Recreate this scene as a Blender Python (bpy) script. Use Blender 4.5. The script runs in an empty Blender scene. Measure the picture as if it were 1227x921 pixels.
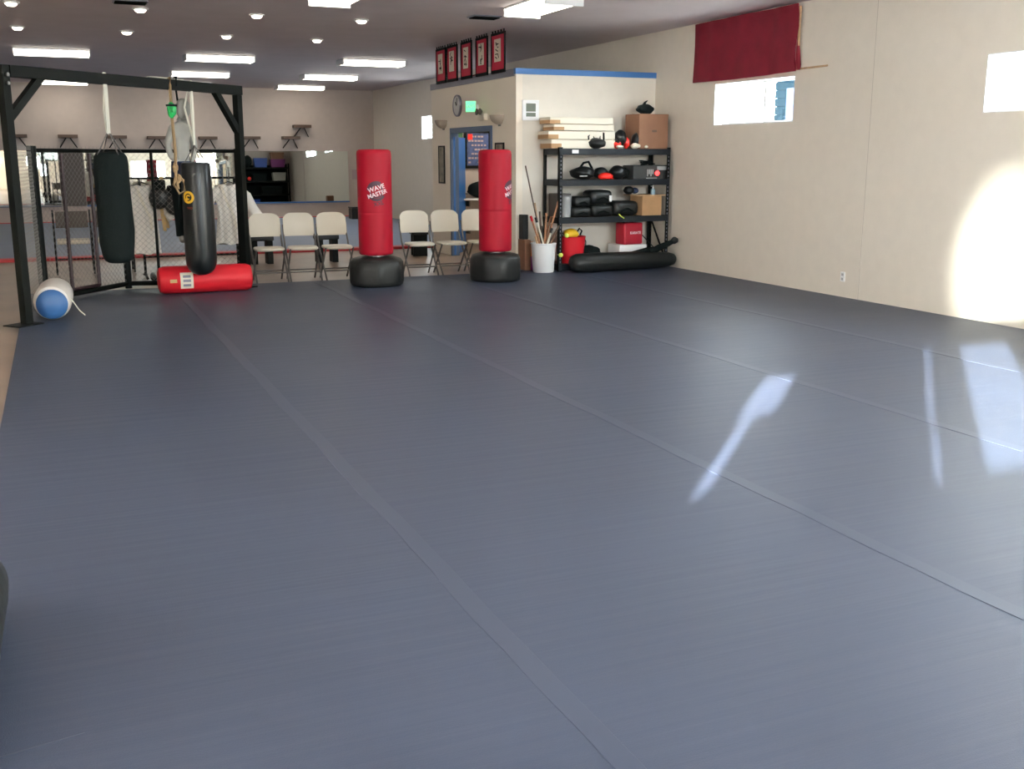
import bpy, bmesh, math, random
from mathutils import Vector, Matrix
R = math.radians
rnd = random.Random(7)
SC = bpy.context.scene
COL = SC.collection

# ------------------------------------------------------------------ camera, light, exposure
cam_d = bpy.data.cameras.new('camera'); cam = bpy.data.objects.new('camera', cam_d); COL.objects.link(cam)
cam.location = (0, 0, 1.62); cam.rotation_euler = (R(90 - 12.157), 0, R(-23.083))
cam_d.sensor_width = 36; cam_d.lens = 1265 / 1227 * 36; cam_d.clip_start = .05; cam_d.clip_end = 200
SC.camera = cam
SC.view_settings.view_transform = 'Standard'; SC.view_settings.look = 'None'
SC.view_settings.gamma = 1; SC.view_settings.use_curve_mapping = False
SC.view_settings.exposure = 1.08
W = bpy.data.worlds.new('sky'); SC.world = W; W.use_nodes = True
WORLD = 18.0
W.node_tree.nodes['Background'].inputs[0].default_value = (.90, .95, 1, 1)
W.node_tree.nodes['Background'].inputs[1].default_value = WORLD
SUN_EL = R(8.0); SUN_D = Vector((.69, .724, 0)).normalized()
sd = bpy.data.lights.new('sun', 'SUN'); sd.energy = 74; sd.angle = R(.4); sd.color = (1, .98, .95)
so = bpy.data.objects.new('sun', sd); COL.objects.link(so)
sv = Vector((SUN_D.x * math.cos(SUN_EL), SUN_D.y * math.cos(SUN_EL), -math.sin(SUN_EL)))
so.rotation_euler = sv.to_track_quat('-Z', 'Y').to_euler(); so.location = (-3, -6, 5)
TUBE = 4.1      # radiance of the fluorescent lenses
CAN = 3.5
def portal(name, loc, sx, sy, d):
    l = bpy.data.lights.new(name, 'AREA'); l.shape = 'RECTANGLE'; l.size = sx; l.size_y = sy
    l.cycles.is_portal = True
    o = bpy.data.objects.new(name, l); COL.objects.link(o); o.location = loc
    o.rotation_euler = Vector(d).to_track_quat('-Z', 'Y' if abs(d[2]) < .5 else 'X').to_euler()
SC.cycles.use_denoising = True
SC.cycles.max_bounces = 8; SC.cycles.diffuse_bounces = 5; SC.cycles.glossy_bounces = 4
SC.cycles.transparent_max_bounces = 12; SC.cycles.sample_clamp_indirect = 6
SC.cycles.caustics_reflective = False; SC.cycles.caustics_refractive = False

# ------------------------------------------------------------------ materials
def mat(name, col, rough=.6, metal=0, spec=.5, bump=0, bscale=60, var=0, vscale=6, emit=0, coat=0, sheen=0):
    m = bpy.data.materials.new(name); m.use_nodes = True
    n = m.node_tree.nodes; l = m.node_tree.links; b = n['Principled BSDF']
    c = (*col, 1); b.inputs['Base Color'].default_value = c
    b.inputs['Roughness'].default_value = rough; b.inputs['Metallic'].default_value = metal
    b.inputs['Specular IOR Level'].default_value = spec; b.inputs['Coat Weight'].default_value = coat
    b.inputs['Sheen Weight'].default_value = sheen
    tc = n.new('ShaderNodeTexCoord')
    if var:
        t = n.new('ShaderNodeTexNoise'); t.inputs['Scale'].default_value = vscale; t.inputs['Detail'].default_value = 5
        l.new(tc.outputs['Object'], t.inputs['Vector'])
        r = n.new('ShaderNodeValToRGB'); r.color_ramp.elements[0].position = .3; r.color_ramp.elements[1].position = .7
        r.color_ramp.elements[0].color = (*[max(0, x * (1 - var)) for x in col], 1)
        r.color_ramp.elements[1].color = (*[min(1, x * (1 + var)) for x in col], 1)
        l.new(t.outputs['Fac'], r.inputs['Fac']); l.new(r.outputs['Color'], b.inputs['Base Color'])
    if bump:
        t = n.new('ShaderNodeTexNoise'); t.inputs['Scale'].default_value = bscale; t.inputs['Detail'].default_value = 3
        l.new(tc.outputs['Object'], t.inputs['Vector'])
        u = n.new('ShaderNodeBump'); u.inputs['Strength'].default_value = bump; u.inputs['Distance'].default_value = .01
        l.new(t.outputs['Fac'], u.inputs['Height']); l.new(u.outputs['Normal'], b.inputs['Normal'])
    if emit:
        b.inputs['Emission Color'].default_value = c; b.inputs['Emission Strength'].default_value = emit
    return m
M = {}
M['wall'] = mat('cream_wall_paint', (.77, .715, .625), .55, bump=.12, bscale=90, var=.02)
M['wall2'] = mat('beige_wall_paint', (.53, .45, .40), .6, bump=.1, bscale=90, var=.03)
M['ceil'] = mat('ceiling_paint', (.60, .535, .55), .7, bump=.15, bscale=50, var=.04, vscale=2)
M['white'] = mat('white_vinyl', (.85, .86, .86), .35)
M['whitefab'] = mat('white_cotton', (.80, .76, .70), .85, bump=.3, bscale=40)
M['blue'] = mat('blue_trim_paint', (.045, .16, .42), .4)
M['bluedoor'] = mat('blue_door_paint', (.02, .14, .45), .35)
M['greytrim'] = mat('grey_lavender_paint', (.22, .22, .27), .6)
M['red'] = mat('red_vinyl', (.33, .004, .018), .5, spec=.2, bump=.05, bscale=20, var=.05)
M['redlight'] = mat('bright_red_vinyl', (.55, .014, .024), .48, spec=.25, bump=.15, bscale=14)
M['redcloth'] = mat('maroon_cloth', (.19, .004, .018), .8, bump=.2, bscale=30, var=.12, vscale=5)
M['redtrim'] = mat('red_mat_border', (.5, .03, .035), .5)
M['black'] = mat('black_vinyl', (.012, .014, .014), .38, spec=.32, bump=.25, bscale=14)
M['blacksmooth'] = mat('black_leather', (.010, .012, .013), .3, spec=.32, bump=.05, bscale=12)
M['blackmatte'] = mat('black_canvas', (.006, .010, .010), .85, spec=.15, bump=.3, bscale=60)
M['blackmetal'] = mat('black_steel', (.004, .0055, .0045), .55, spec=.15, var=.2)
M['rubber'] = mat('black_plastic', (.013, .014, .014), .42, spec=.32, bump=.2, bscale=25)
M['greymetal'] = mat('grey_steel', (.18, .17, .16), .4, metal=.7)
M['wire'] = mat('galvanised_wire', (.28, .27, .25), .5, metal=.4)
M['beigeplastic'] = mat('beige_plastic', (.66, .60, .49), .45, bump=.08, bscale=120)
M['card'] = mat('cardboard', (.27, .135, .078), .8, var=.1, vscale=4)
M['card2'] = mat('light_cardboard', (.43, .26, .13), .8, var=.08)
M['foam'] = mat('white_foam_board', (.78, .72, .60), .7)
M['wood'] = mat('rattan_wood', (.34, .15, .07), .5, var=.3, vscale=20)
M['wood2'] = mat('pale_wood', (.52, .34, .19), .5, var=.2, vscale=15)
M['darkwood'] = mat('dark_wood', (.10, .06, .04), .5)
M['cream'] = mat('cream_paper', (.70, .66, .54), .8)
M['ink'] = mat('black_ink', (.02, .02, .02), .8)
M['bluevinyl'] = mat('royal_blue_vinyl', (.025, .10, .27), .45, bump=.1)
M['whitevinyl'] = mat('white_vinyl_bag', (.72, .68, .62), .45, bump=.2, bscale=10)
M['strap'] = mat('white_webbing', (.70, .68, .58), .8)
M['rope'] = mat('brown_rope', (.30, .20, .10), .8, bump=.5)
M['grey'] = mat('grey_cloth', (.36, .36, .33), .75, bump=.2, bscale=20, var=.1)
M['navy'] = mat('navy_cloth', (.02, .035, .09), .7, var=.2)
M['green'] = mat('green_plastic', (.02, .40, .10), .4, var=.3, vscale=20)
M['gold'] = mat('gold_print', (.75, .42, .02), .5)
M['tan'] = mat('tan_belt', (.50, .33, .14), .8)
M['yellow'] = mat('yellow_foam', (.85, .52, .02), .5)
M['ball'] = mat('tennis_ball_felt', (.62, .72, .12), .9)
M['orange'] = mat('orange_card', (.85, .25, .05), .6)
M['purple'] = mat('magenta_card', (.35, .05, .30), .6)
M['scarlet'] = mat('scarlet_plastic', (.9, .03, .02), .4)
M['taupe'] = mat('taupe_panel', (.075, .06, .052), .5)
M['silver'] = mat('silver_plastic', (.45, .46, .46), .35, metal=.3)
M['lcd'] = mat('grey_display', (.10, .12, .09), .3)
M['pinkpaper'] = mat('pink_paper', (.45, .34, .34), .8)
M['logo_white'] = mat('pale_pink_print', (.80, .62, .66), .5)
M['logo_dark'] = mat('dark_print', (.05, .012, .03), .5)
M['tape'] = mat('clear_mat_tape', (.041, .054, .087), .43, spec=.32)
M['greenlit'] = mat('green_exit_sign_light', (.10, .95, .25), .5, emit=1.0)
M['redled'] = mat('red_indicator_light', (1, .03, .03), .5, emit=3)
M['tubelens'] = mat('fluorescent_lens', (1, .93, .80), .5, emit=TUBE)
M['canlens'] = mat('downlight_lens', (1, .90, .74), .5, emit=CAN)
M['siding'] = mat('slate_siding', (.008, .018, .026), .95, spec=.03)
M['concrete_out'] = mat('pale_paving', (.5, .48, .45), .9, var=.1)
M['mirror'] = mat('mirror_silver', (.80, .83, .78), .015, metal=1)
M['office_wall'] = mat('white_wall_paint', (.78, .78, .76), .6)
M['purplebin'] = mat('purple_bin_plastic', (.20, .02, .16), .4)
M['bluebin'] = mat('blue_bin_plastic', (.02, .07, .32), .4)
M['greycushion'] = mat('grey_brown_cloth', (.12, .10, .085), .8)

def glass_mat():
    m = bpy.data.materials.new('window_glass'); m.use_nodes = True; n = m.node_tree.nodes; l = m.node_tree.links
    n.remove(n['Principled BSDF'])
    t = n.new('ShaderNodeBsdfTransparent'); t.inputs[0].default_value = (.93, .96, .96, 1)
    g = n.new('ShaderNodeBsdfGlossy'); g.inputs['Roughness'].default_value = .02
    x = n.new('ShaderNodeMixShader'); x.inputs[0].default_value = .05; l.new(t.outputs[0], x.inputs[1]); l.new(g.outputs[0], x.inputs[2])
    l.new(x.outputs[0], n['Material Output'].inputs[0]); return m
M['glass'] = glass_mat()

def mat_floor(name, col, rough, ribs=True, spec=.5, blotch=.08, bscale=1.2, fine=.25, rvar=.05):
    m = mat(name, col, rough, spec=spec); n = m.node_tree.nodes; l = m.node_tree.links; b = n['Principled BSDF']
    g = n.new('ShaderNodeNewGeometry')
    t = n.new('ShaderNodeTexNoise'); t.inputs['Scale'].default_value = bscale; t.inputs['Detail'].default_value = 6
    l.new(g.outputs['Position'], t.inputs['Vector'])
    r = n.new('ShaderNodeValToRGB'); r.color_ramp.elements[0].position = .3; r.color_ramp.elements[1].position = .72
    r.color_ramp.elements[0].color = (*[x * (1 - blotch) for x in col], 1); r.color_ramp.elements[1].color = (*[x * (1 + blotch) for x in col], 1)
    l.new(t.outputs['Fac'], r.inputs['Fac']); l.new(r.outputs['Color'], b.inputs['Base Color'])
    rr = n.new('ShaderNodeMapRange'); rr.inputs['To Min'].default_value = rough - rvar; rr.inputs['To Max'].default_value = rough + rvar
    l.new(t.outputs['Fac'], rr.inputs['Value']); l.new(rr.outputs[0], b.inputs['Roughness'])
    fn_ = n.new('ShaderNodeTexNoise'); fn_.inputs['Scale'].default_value = 220; l.new(g.outputs['Position'], fn_.inputs['Vector'])
    bp = n.new('ShaderNodeBump'); bp.inputs['Strength'].default_value = fine; bp.inputs['Distance'].default_value = .003
    l.new(fn_.outputs['Fac'], bp.inputs['Height']); last = bp
    if ribs:
        mp = n.new('ShaderNodeMapping'); mp.inputs['Scale'].default_value = (.35, 9, 1)
        l.new(g.outputs['Position'], mp.inputs['Vector'])
        w = n.new('ShaderNodeTexNoise'); w.inputs['Scale'].default_value = 1.6; w.inputs['Detail'].default_value = 3
        l.new(mp.outputs[0], w.inputs['Vector'])
        b2 = n.new('ShaderNodeBump'); b2.inputs['Strength'].default_value = .22; b2.inputs['Distance'].default_value = .012
        l.new(w.outputs['Fac'], b2.inputs['Height']); l.new(bp.outputs[0], b2.inputs['Normal']); last = b2
    l.new(last.outputs[0], b.inputs['Normal']); return m
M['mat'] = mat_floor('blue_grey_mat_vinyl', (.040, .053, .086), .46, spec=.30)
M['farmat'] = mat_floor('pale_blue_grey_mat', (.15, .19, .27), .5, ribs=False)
M['concrete'] = mat_floor('polished_concrete', (.30, .225, .17), .34, ribs=False, blotch=.2, bscale=1.5, fine=.05, rvar=.02)

# ------------------------------------------------------------------ mesh helpers
def smooth_mesh(me, ang=40):
    for p in me.polygons: p.use_smooth = True
    try: me.set_sharp_from_angle(angle=R(ang))
    except Exception: pass
class MB:
    def __init__(s): s.bm = bmesh.new()
    def box(s, c, sz, rot=None, bev=0):
        b = bmesh.new(); bmesh.ops.create_cube(b, size=1)
        bmesh.ops.scale(b, vec=sz, verts=b.verts)
        if bev: bmesh.ops.bevel(b, geom=list(b.edges), offset=bev, segments=3, affect='EDGES', profile=.6)
        if rot is not None: bmesh.ops.rotate(b, matrix=rot, verts=b.verts, cent=(0, 0, 0))
        bmesh.ops.translate(b, vec=c, verts=b.verts); s._merge(b); return s
    def bx(s, x0, x1, y0, y1, z0, z1, bev=0):
        return s.box(((x0 + x1) / 2, (y0 + y1) / 2, (z0 + z1) / 2), (x1 - x0, y1 - y0, z1 - z0), None, bev)
    def _merge(s, b):
        me = bpy.data.meshes.new('t'); b.to_mesh(me); b.free(); s.bm.from_mesh(me); bpy.data.meshes.remove(me)
    def bar(s, p0, p1, w, h=None):
        p0 = Vector(p0); p1 = Vector(p1); d = p1 - p0; h = h or w
        q = d.to_track_quat('Z', 'Y').to_matrix() if abs(d.normalized().z) < .999 else Matrix.Identity(3)
        return s.box((p0 + p1) / 2, (w, h, d.length), q)
    def tube(s, pts, r, seg=10, r_end=None):
        pts = [Vector(p) for p in pts]; n = len(pts); rings = []
        for i, p in enumerate(pts):
            d = (pts[min(i + 1, n - 1)] - pts[max(i - 1, 0)]).normalized()
            up = Vector((0, 0, 1)) if abs(d.z) < .95 else Vector((0, 1, 0))
            a = d.cross(up).normalized(); b = d.cross(a)
            rr = (r[i] if isinstance(r, (list, tuple)) else r)
            rings.append([s.bm.verts.new(p + (a * math.cos(t) + b * math.sin(t)) * rr) for t in [2 * math.pi * k / seg for k in range(seg)]])
        for A, B in zip(rings, rings[1:]):
            for k in range(seg): s.bm.faces.new((A[k], A[(k + 1) % seg], B[(k + 1) % seg], B[k]))
        s.bm.faces.new(rings[0][::-1]); s.bm.faces.new(rings[-1]); return s
    def loft(s, rings, cap=True):
        R_ = [[s.bm.verts.new(p) for p in r] for r in rings]; n = len(R_[0])
        for A, B in zip(R_, R_[1:]):
            for k in range(n): s.bm.faces.new((A[k], A[(k + 1) % n], B[(k + 1) % n], B[k]))
        if cap: s.bm.faces.new(R_[0][::-1]); s.bm.faces.new(R_[-1])
        return s
    def lathe(s, prof, seg=32, c=(0, 0, 0), axis='Z', fn=None):
        rings = []
        for r, h in prof:
            ring = []
            for k in range(seg):
                t = 2 * math.pi * k / seg; q = r * (fn(t, h) if fn else 1)
                x, y = q * math.cos(t), q * math.sin(t)
                v = {'Z': (x, y, h), 'X': (h, x, y), 'Y': (y, h, x)}[axis]
                ring.append(Vector(v) + Vector(c))
            rings.append(ring)
        return s.loft(rings)
    def ell(s, c, r, rot=None, sub=3, noise=0, seed=0):
        b = bmesh.new(); bmesh.ops.create_icosphere(b, subdivisions=sub, radius=1)
        g = random.Random(seed)
        ph = [g.uniform(0, 6) for _ in range(6)]
        for v in b.verts:
            if noise:
                v.co *= 1 + noise * (math.sin(3 * v.co.x + ph[0]) * math.sin(4 * v.co.y + ph[1]) + .6 * math.sin(7 * v.co.z + ph[2] + 3 * v.co.x) + .4 * math.sin(9 * v.co.y + ph[3]))
            v.co = Vector((v.co.x * r[0], v.co.y * r[1], v.co.z * r[2]))
        if rot is not None: bmesh.ops.rotate(b, matrix=rot, verts=b.verts, cent=(0, 0, 0))
        bmesh.ops.translate(b, vec=c, verts=b.verts); s._merge(b); return s
    def text(s, txt, size, fn, depth=0.0, spacing=1):
        cu = bpy.data.curves.new('t', 'FONT'); cu.body = txt; cu.size = size; cu.extrude = depth; cu.align_x = 'CENTER'; cu.align_y = 'CENTER'
        cu.space_character = spacing; cu.offset = size * .02
        o = bpy.data.objects.new('t', cu); me = bpy.data.meshes.new_from_object(o)
        b = bmesh.new(); b.from_mesh(me)
        bmesh.ops.triangulate(b, faces=b.faces)
        for v in b.verts: v.co = fn(v.co.x, v.co.y, v.co.z)
        s._merge(b); bpy.data.objects.remove(o); bpy.data.curves.remove(cu); bpy.data.meshes.remove(me); return s
    def build(s, name, m, parent=None, smooth=False, ang=40, label=None):
        bmesh.ops.recalc_face_normals(s.bm, faces=s.bm.faces)
        me = bpy.data.meshes.new(name); s.bm.to_mesh(me); s.bm.free()
        me.materials.append(M[m] if isinstance(m, str) else m)
        if smooth: smooth_mesh(me, ang)
        o = bpy.data.objects.new(name, me); COL.objects.link(o)
        if parent is not None: o.parent = parent
        if label: o['label'] = label
        return o
def rotz(a): return Matrix.Rotation(a, 3, 'Z')
def empty(name, loc, label, cat, rz=0, group=None, kind=None):
    o = bpy.data.objects.new(name, None); COL.objects.link(o); o.location = loc; o.rotation_euler = (0, 0, rz)
    o.empty_display_size = .1
    if label: o['label'] = label
    if cat: o['category'] = cat
    if group: o['group'] = group
    if kind: o['kind'] = kind
    return o
def tag(o, label, cat, group=None, kind=None):
    o['label'] = label; o['category'] = cat
    if group: o['group'] = group
    if kind: o['kind'] = kind
    return o
def struct(o): o['kind'] = 'structure'; return o
def copy_tree(o, parent=None):
    c = o.copy(); COL.objects.link(c)
    if parent is not None: c.parent = parent
    for ch in list(o.children): copy_tree(ch, c)
    return c
def rebase(o, base):      # shift a one-mesh thing so its origin sits at base
    o.data.transform(Matrix.Translation(-Vector(base))); o.location = base; return o

# ------------------------------------------------------------------ the shell
CZ = 3.45; FZ = -.035; XW = 8.5; YB = 30.0; YF = -1.5; XL = -5.0; T = .2
def cells(u0, u1, v0, v1, holes):
    us = sorted({u0, u1, *[h[0] for h in holes], *[h[1] for h in holes]}); vs = sorted({v0, v1, *[h[2] for h in holes], *[h[3] for h in holes]})
    for a, b in zip(us, us[1:]):
        for c, d in zip(vs, vs[1:]):
            cu, cv = (a + b) / 2, (c + d) / 2
            if not any(h[0] < cu < h[1] and h[2] < cv < h[3] for h in holes): yield a, b, c, d
def wall(name, m, axis, at, th, u0, u1, v0, v1, holes=()):
    b = MB()
    for a, c, d, e in cells(u0, u1, v0, v1, holes):
        if axis == 'x': b.bx(min(at, at + th), max(at, at + th), a, c, d, e)
        else: b.bx(a, c, min(at, at + th), max(at, at + th), d, e)
    bmesh.ops.remove_doubles(b.bm, verts=b.bm.verts, dist=1e-5)
    # drop the inner faces shared by neighbouring cells
    seen = {}
    for f in b.bm.faces:
        k = tuple(sorted(v.index for v in f.verts)) if False else tuple(sorted(id(v) for v in f.verts)); seen.setdefault(k, []).append(f)
    bmesh.ops.delete(b.bm, geom=[f for fs in seen.values() if len(fs) > 1 for f in fs], context='FACES_ONLY')
    return struct(b.build(name, m))
struct(MB().bx(XL - T, XW + T, YF - T, YB + T, FZ - .15, FZ).build('floor', 'concrete'))
struct(MB().bx(XL - T, XW + T, YF - T, YB + T, CZ, CZ + .15).build('ceiling', 'ceil'))
RW = [(1.63, 3.38), (6.33, 8.08), (11.05, 12.8), (21.0, 22.6), (23.9, 25.65)]; WZ = (2.045, 2.605)
wall('wall_right', 'wall', 'x', XW, T, YF, YB, FZ, CZ, [(a, b, *WZ) for a, b in RW])
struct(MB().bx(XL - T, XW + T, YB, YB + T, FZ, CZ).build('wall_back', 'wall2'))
wall('wall_left', 'wall', 'x', XL, -T, YF, YB, FZ, CZ, [(-1.0, 6.5, .9, 2.9)])
FH = [(-.83, -.22, 1.055, 1.63), (-1.15, .62, 1.80, 3.42), (-1.22, -1.125, 1.235, 1.645), (-1.19, -1.10, 1.05, 1.21), (-2.79, -2.46, 1.35, 1.545), (-2.74, -2.60, 1.107, 1.35),  # unseen openings shaped so the sun throws its patches on mats and wall
      (3.9, 5.6, .95, 1.75), (7.3, 8.1, .95, 1.9), (1.2, 8.3, 2.4, 3.35)]  # last one: clerestory added out of view to bring in more daylight
wall('wall_front', 'wall', 'y', YF, -.06, XL - T, XW + T, FZ, CZ, FH)
def window_right(n, y0, y1):
    z0, z1 = WZ; w = empty('window_%d' % n, (XW + T, (y0 + y1) / 2, z0), None, None, kind='structure')
    h = (y1 - y0) / 2; H = z1 - z0
    b = MB(); t = .035; X0, X1 = -.06, -.01
    b.bx(X0, X1, -h, h, 0, t).bx(X0, X1, -h, h, H - t, H).bx(X0, X1, -h, -h + t, t, H - t).bx(X0, X1, h - t, h, t, H - t)
    b.build('window_frame', 'white', w)
    MB().bx(X0 - .005, X1 + .005, -.12, -.07, t, H - t).build('mullion', 'white', w)
    g = MB(); g.bx(-.037, -.033, -h + t, h - t, t, H - t); g.build('pane', 'glass', w)
    r = MB(); e = .012
    r.bx(-T, -.06, -h, h, 0, e).bx(-T, -.06, -h, h, H - e, H).bx(-T, -.06, -h, -h + e, e, H - e).bx(-T, -.06, h - e, h, e, H - e)
    r.build('window_reveal', 'white', w)
    portal('sky_portal', (XW + T + .03, (y0 + y1) / 2, (z0 + z1) / 2), y1 - y0, H, (-1, 0, 0))
for i, (a, b) in enumerate(RW): window_right(i + 1, a, b)
for i, (a, b, c, d) in enumerate([FH[0], FH[1], FH[6], FH[7], FH[8]]):
    w = empty('window_%d' % (i + 6), ((a + b) / 2, YF - .03, c), None, None, kind='structure')
    q = (b - a) / 2; H = d - c
    MB().bx(-q, q, -.004, .004, 0, H).build('pane', 'glass', w)
    f = MB(); f.bx(-q, q, -.025, .025, -.03, 0).bx(-q, q, -.025, .025, H, H + .03); f.build('window_frame', 'white', w)
    portal('sky_portal', ((a + b) / 2, YF - .1, (c + d) / 2), b - a, d - c, (0, 1, 0))
def film_mat():  # oval fade that softens the edge of the sun glow
    m = bpy.data.materials.new('sun_blob_film'); m.use_nodes = True; n = m.node_tree.nodes; l = m.node_tree.links
    n.remove(n['Principled BSDF'])
    tc = n.new('ShaderNodeTexCoord'); mp = n.new('ShaderNodeMapping'); mp.vector_type = 'POINT'
    mp.inputs['Location'].default_value = (0, 0, -.60); mp.inputs['Scale'].default_value = (1, 1, 1)
    l.new(tc.outputs['Object'], mp.inputs['Vector'])
    sc = n.new('ShaderNodeVectorMath'); sc.operation = 'MULTIPLY'; sc.inputs[1].default_value = (1 / .88, 0, 1 / 1.30); l.new(mp.outputs[0], sc.inputs[0])
    ln = n.new('ShaderNodeVectorMath'); ln.operation = 'LENGTH'; l.new(sc.outputs[0], ln.inputs[0])
    mr = n.new('ShaderNodeMapRange'); mr.interpolation_type = 'SMOOTHERSTEP'; mr.inputs['From Min'].default_value = .45; mr.inputs['From Max'].default_value = 1.0
    l.new(ln.outputs['Value'], mr.inputs['Value'])
    t = n.new('ShaderNodeBsdfTransparent'); t.inputs[0].default_value = (.23, .23, .22, 1); d = n.new('ShaderNodeBsdfTranslucent'); d.inputs[0].default_value = (.25, .25, .25, 1)
    x = n.new('ShaderNodeMixShader'); l.new(mr.outputs[0], x.inputs[0]); l.new(t.outputs[0], x.inputs[1]); l.new(d.outputs[0], x.inputs[2])
    l.new(x.outputs[0], n['Material Output'].inputs[0]); return m
fz = bpy.data.materials.new('fill_diffuser'); fz.use_nodes = True; fz.node_tree.nodes.remove(fz.node_tree.nodes['Principled BSDF'])
q_ = fz.node_tree.nodes.new('ShaderNodeBsdfTranslucent'); q_.inputs[0].default_value = (.54, .52, .49, 1); fz.node_tree.links.new(q_.outputs[0], fz.node_tree.nodes['Material Output'].inputs[0])
w11 = empty('window_11', (XL - T / 2, 2.75, .9), None, None, kind='structure')  # unseen window added as a broad soft fill facing the right wall
MB().bx(-.004, .004, -3.75, 3.75, 0, 2.0).build('fill_pane', fz, w11)
for k in range(5): MB().bx(-.03, .03, -3.74 + k * 1.86, -3.70 + k * 1.86, 0, 2.0).build('mullion', 'white', w11)
w7 = bpy.data.objects['window_7']
MB().bx(-.885, .885, .008, .009, 0, 1.62).build('sun_blob_film', film_mat(), w7)  # added unseen film; its oval fade shapes the sun blob on the wall
# panel seams on the right wall, socket plate
for n, y in enumerate((9.67, 5.0)):
    struct(MB().bx(XW - .0025, XW, y - .003, y + .003, FZ, CZ).build('trim_%d' % (n + 1), mat('wall_seam_line', (.55, .5, .43), .7)))
# office box
OX, OY0, OY1, OZ = 6.2, 14.4, 18.15, 2.785; dy0, dy1, dz = 15.36, 17.12, 2.03
wall('wall_office_side', mat('warm_cream_wall_paint', (.86, .78, .66), .55, bump=.12, bscale=90), 'x', OX, .1, OY0, OY1, FZ, OZ, [(dy0, dy1, FZ, dz)])
struct(MB().bx(OX + .1, XW, OY0, OY0 + .1, FZ, OZ).build('wall_office_front', 'wall'))
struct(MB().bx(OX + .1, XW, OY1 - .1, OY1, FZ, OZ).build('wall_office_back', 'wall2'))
struct(MB().bx(OX + .1, XW, OY0 + .1, OY1 - .1, OZ - .08, OZ - .01).build('ceiling_office', 'office_wall'))
struct(MB().bx(OX - .015, XW, OY0 - .02, OY0 + .05, OZ - .005, OZ + .075).build('trim_3', 'blue'))
struct(MB().bx(OX - .018, OX + .06, OY0 + .05, OY1, OZ - .03, OZ + .07).build('trim_4', 'greytrim'))
d = empty('door_1', (OX, (dy0 + dy1) / 2, FZ), None, None, kind='structure')
fb = MB(); hw = (dy1 - dy0) / 2; dh = dz - FZ
fb.bx(-.02, .11, -hw - .05, -hw + .02, 0, dh + .06).bx(-.02, .11, hw - .02, hw + .05, 0, dh + .06).bx(-.02, .11, -hw + .02, hw - .02, dh - .02, dh + .06)
fb.build('door_frame', 'greytrim' if False else mat('slate_blue_paint', (.07, .12, .22), .5), d)
lf = MB(); lf.box((.44, 0, .98), (.86, .04, 1.96), bev=.004)
leaf = lf.build('door_leaf', 'bluedoor', d); leaf.location = (.02, hw - .035, .02); leaf.rotation_euler = (0, 0, R(58))
hd = MB().tube([(.8, -.03, 1.0), (.8, -.07, 1.0), (.7, -.07, 1.0)], .012).build('door_handle', 'greymetal', leaf, True)

# ------------------------------------------------------------------ outside
struct(MB().bx(-40, 60, -60, 60, -.5, -.30).build('ground', 'concrete_out'))
sh = empty('shed', (12.6, 15.65, -.3), 'slate blue clapboard shed seen through the right pane of the window under the red curtain', 'shed')
b = MB()
for k in range(24): b.box((0, 0, .07 + k * .14), (1.2, 1.0, .135), Matrix.Rotation(R(0), 3, 'X'))
b.build('siding', 'siding', sh)
MB().box((.02, 0, 1.69), (1.15, .99, 3.34)).build('shed_wall', 'siding', sh)
MB().box((0, 0, 3.42), (1.5, 1.3, .12)).build('roof', 'greytrim', sh)
MB().box((-.61, 0, 2.65), (.03, .28, .9)).build('shed_window', 'navy', sh)

# ------------------------------------------------------------------ practice floor: rolled mats and tapes
xs = [-.43, 1.30, 3.10, 4.93, 6.76, 8.485]; ML = ['leftmost blue-grey rolled mat, beside the bare concrete floor', 'blue-grey rolled mat, second strip from the left', 'middle strip of the blue-grey rolled mats, running up to the two red standing bags', 'blue-grey rolled mat, second strip from the right wall', 'rightmost blue-grey rolled mat, lying along the right wall']
for i in range(5):
    x0, x1 = xs[i] + .0015, xs[i + 1] - .0015; b = MB()
    yb = 14.02
    if i < 3: pts = [(x0, -1.4), (x1, -1.4), (x1, yb), (x0, yb)]
    elif i == 3: pts = [(x0, -1.4), (x1, -1.4), (x1, 14.385), (6.19, 14.385), (6.19, yb), (x0, yb)]
    else: pts = [(x0, -1.4), (x1, -1.4), (x1, 14.385), (x0, 14.385)]
    b.loft([[(x, y, FZ) for x, y in pts], [(x, y, 0) for x, y in pts]])
    bmesh.ops.bevel(b.bm, geom=[e for e in b.bm.edges if all(v.co.z > -.001 for v in e.verts)], offset=.006, segments=2, affect='EDGES')
    o = b.build('floor_mat', 'mat', None); rebase(o, ((x0 + x1) / 2, 6.3, FZ)); tag(o, ML[i], 'mat', 'rolled practice mats')
TL = ['clear tape over the mat seam that runs down to the bottom edge of the photo', 'clear tape over the mat seam running to the right edge, crossing the slim sun streak', 'clear tape over the mat seam crossing the upper part of the sun patches', 'clear tape over the mat seam nearest the right wall']
for i in range(1, 5):
    x = xs[i]; b = MB(); w = .042
    n = 60; L = []
    for j in range(n + 1):
        y = -1.3 + (13.98 + 1.3) * j / n
        wob = .006 * math.sin(j * .9 + i) + .004 * math.sin(j * 2.3)
        L.append([Vector((x - w + wob, y, .0003)), Vector((x - w * .96 + wob, y, .002)), Vector((x + w * .96 + wob * .6, y, .002)), Vector((x + w + wob * .6, y, .0003))])
    b.loft(L); o = b.build('mat_tape', 'tape'); rebase(o, (x, 6.3, 0)); tag(o, TL[i - 1], 'tape', 'seam tapes on the mats')
o = MB().loft([[Vector((-.30 + .0, 2.955, .0004)), Vector((-.30, 2.975, .0004)), Vector((-.30, 2.965, .0016))], [Vector((-.05, 3.012, .0004)), Vector((-.05, 3.024, .0004)), Vector((-.05, 3.018, .0016))]]).build('tape_scrap', 'tape')
rebase(o, (-.17, 2.99, 0)); tag(o, 'short thin strip of tape stuck on the mat at the bottom left corner', 'tape')

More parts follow.
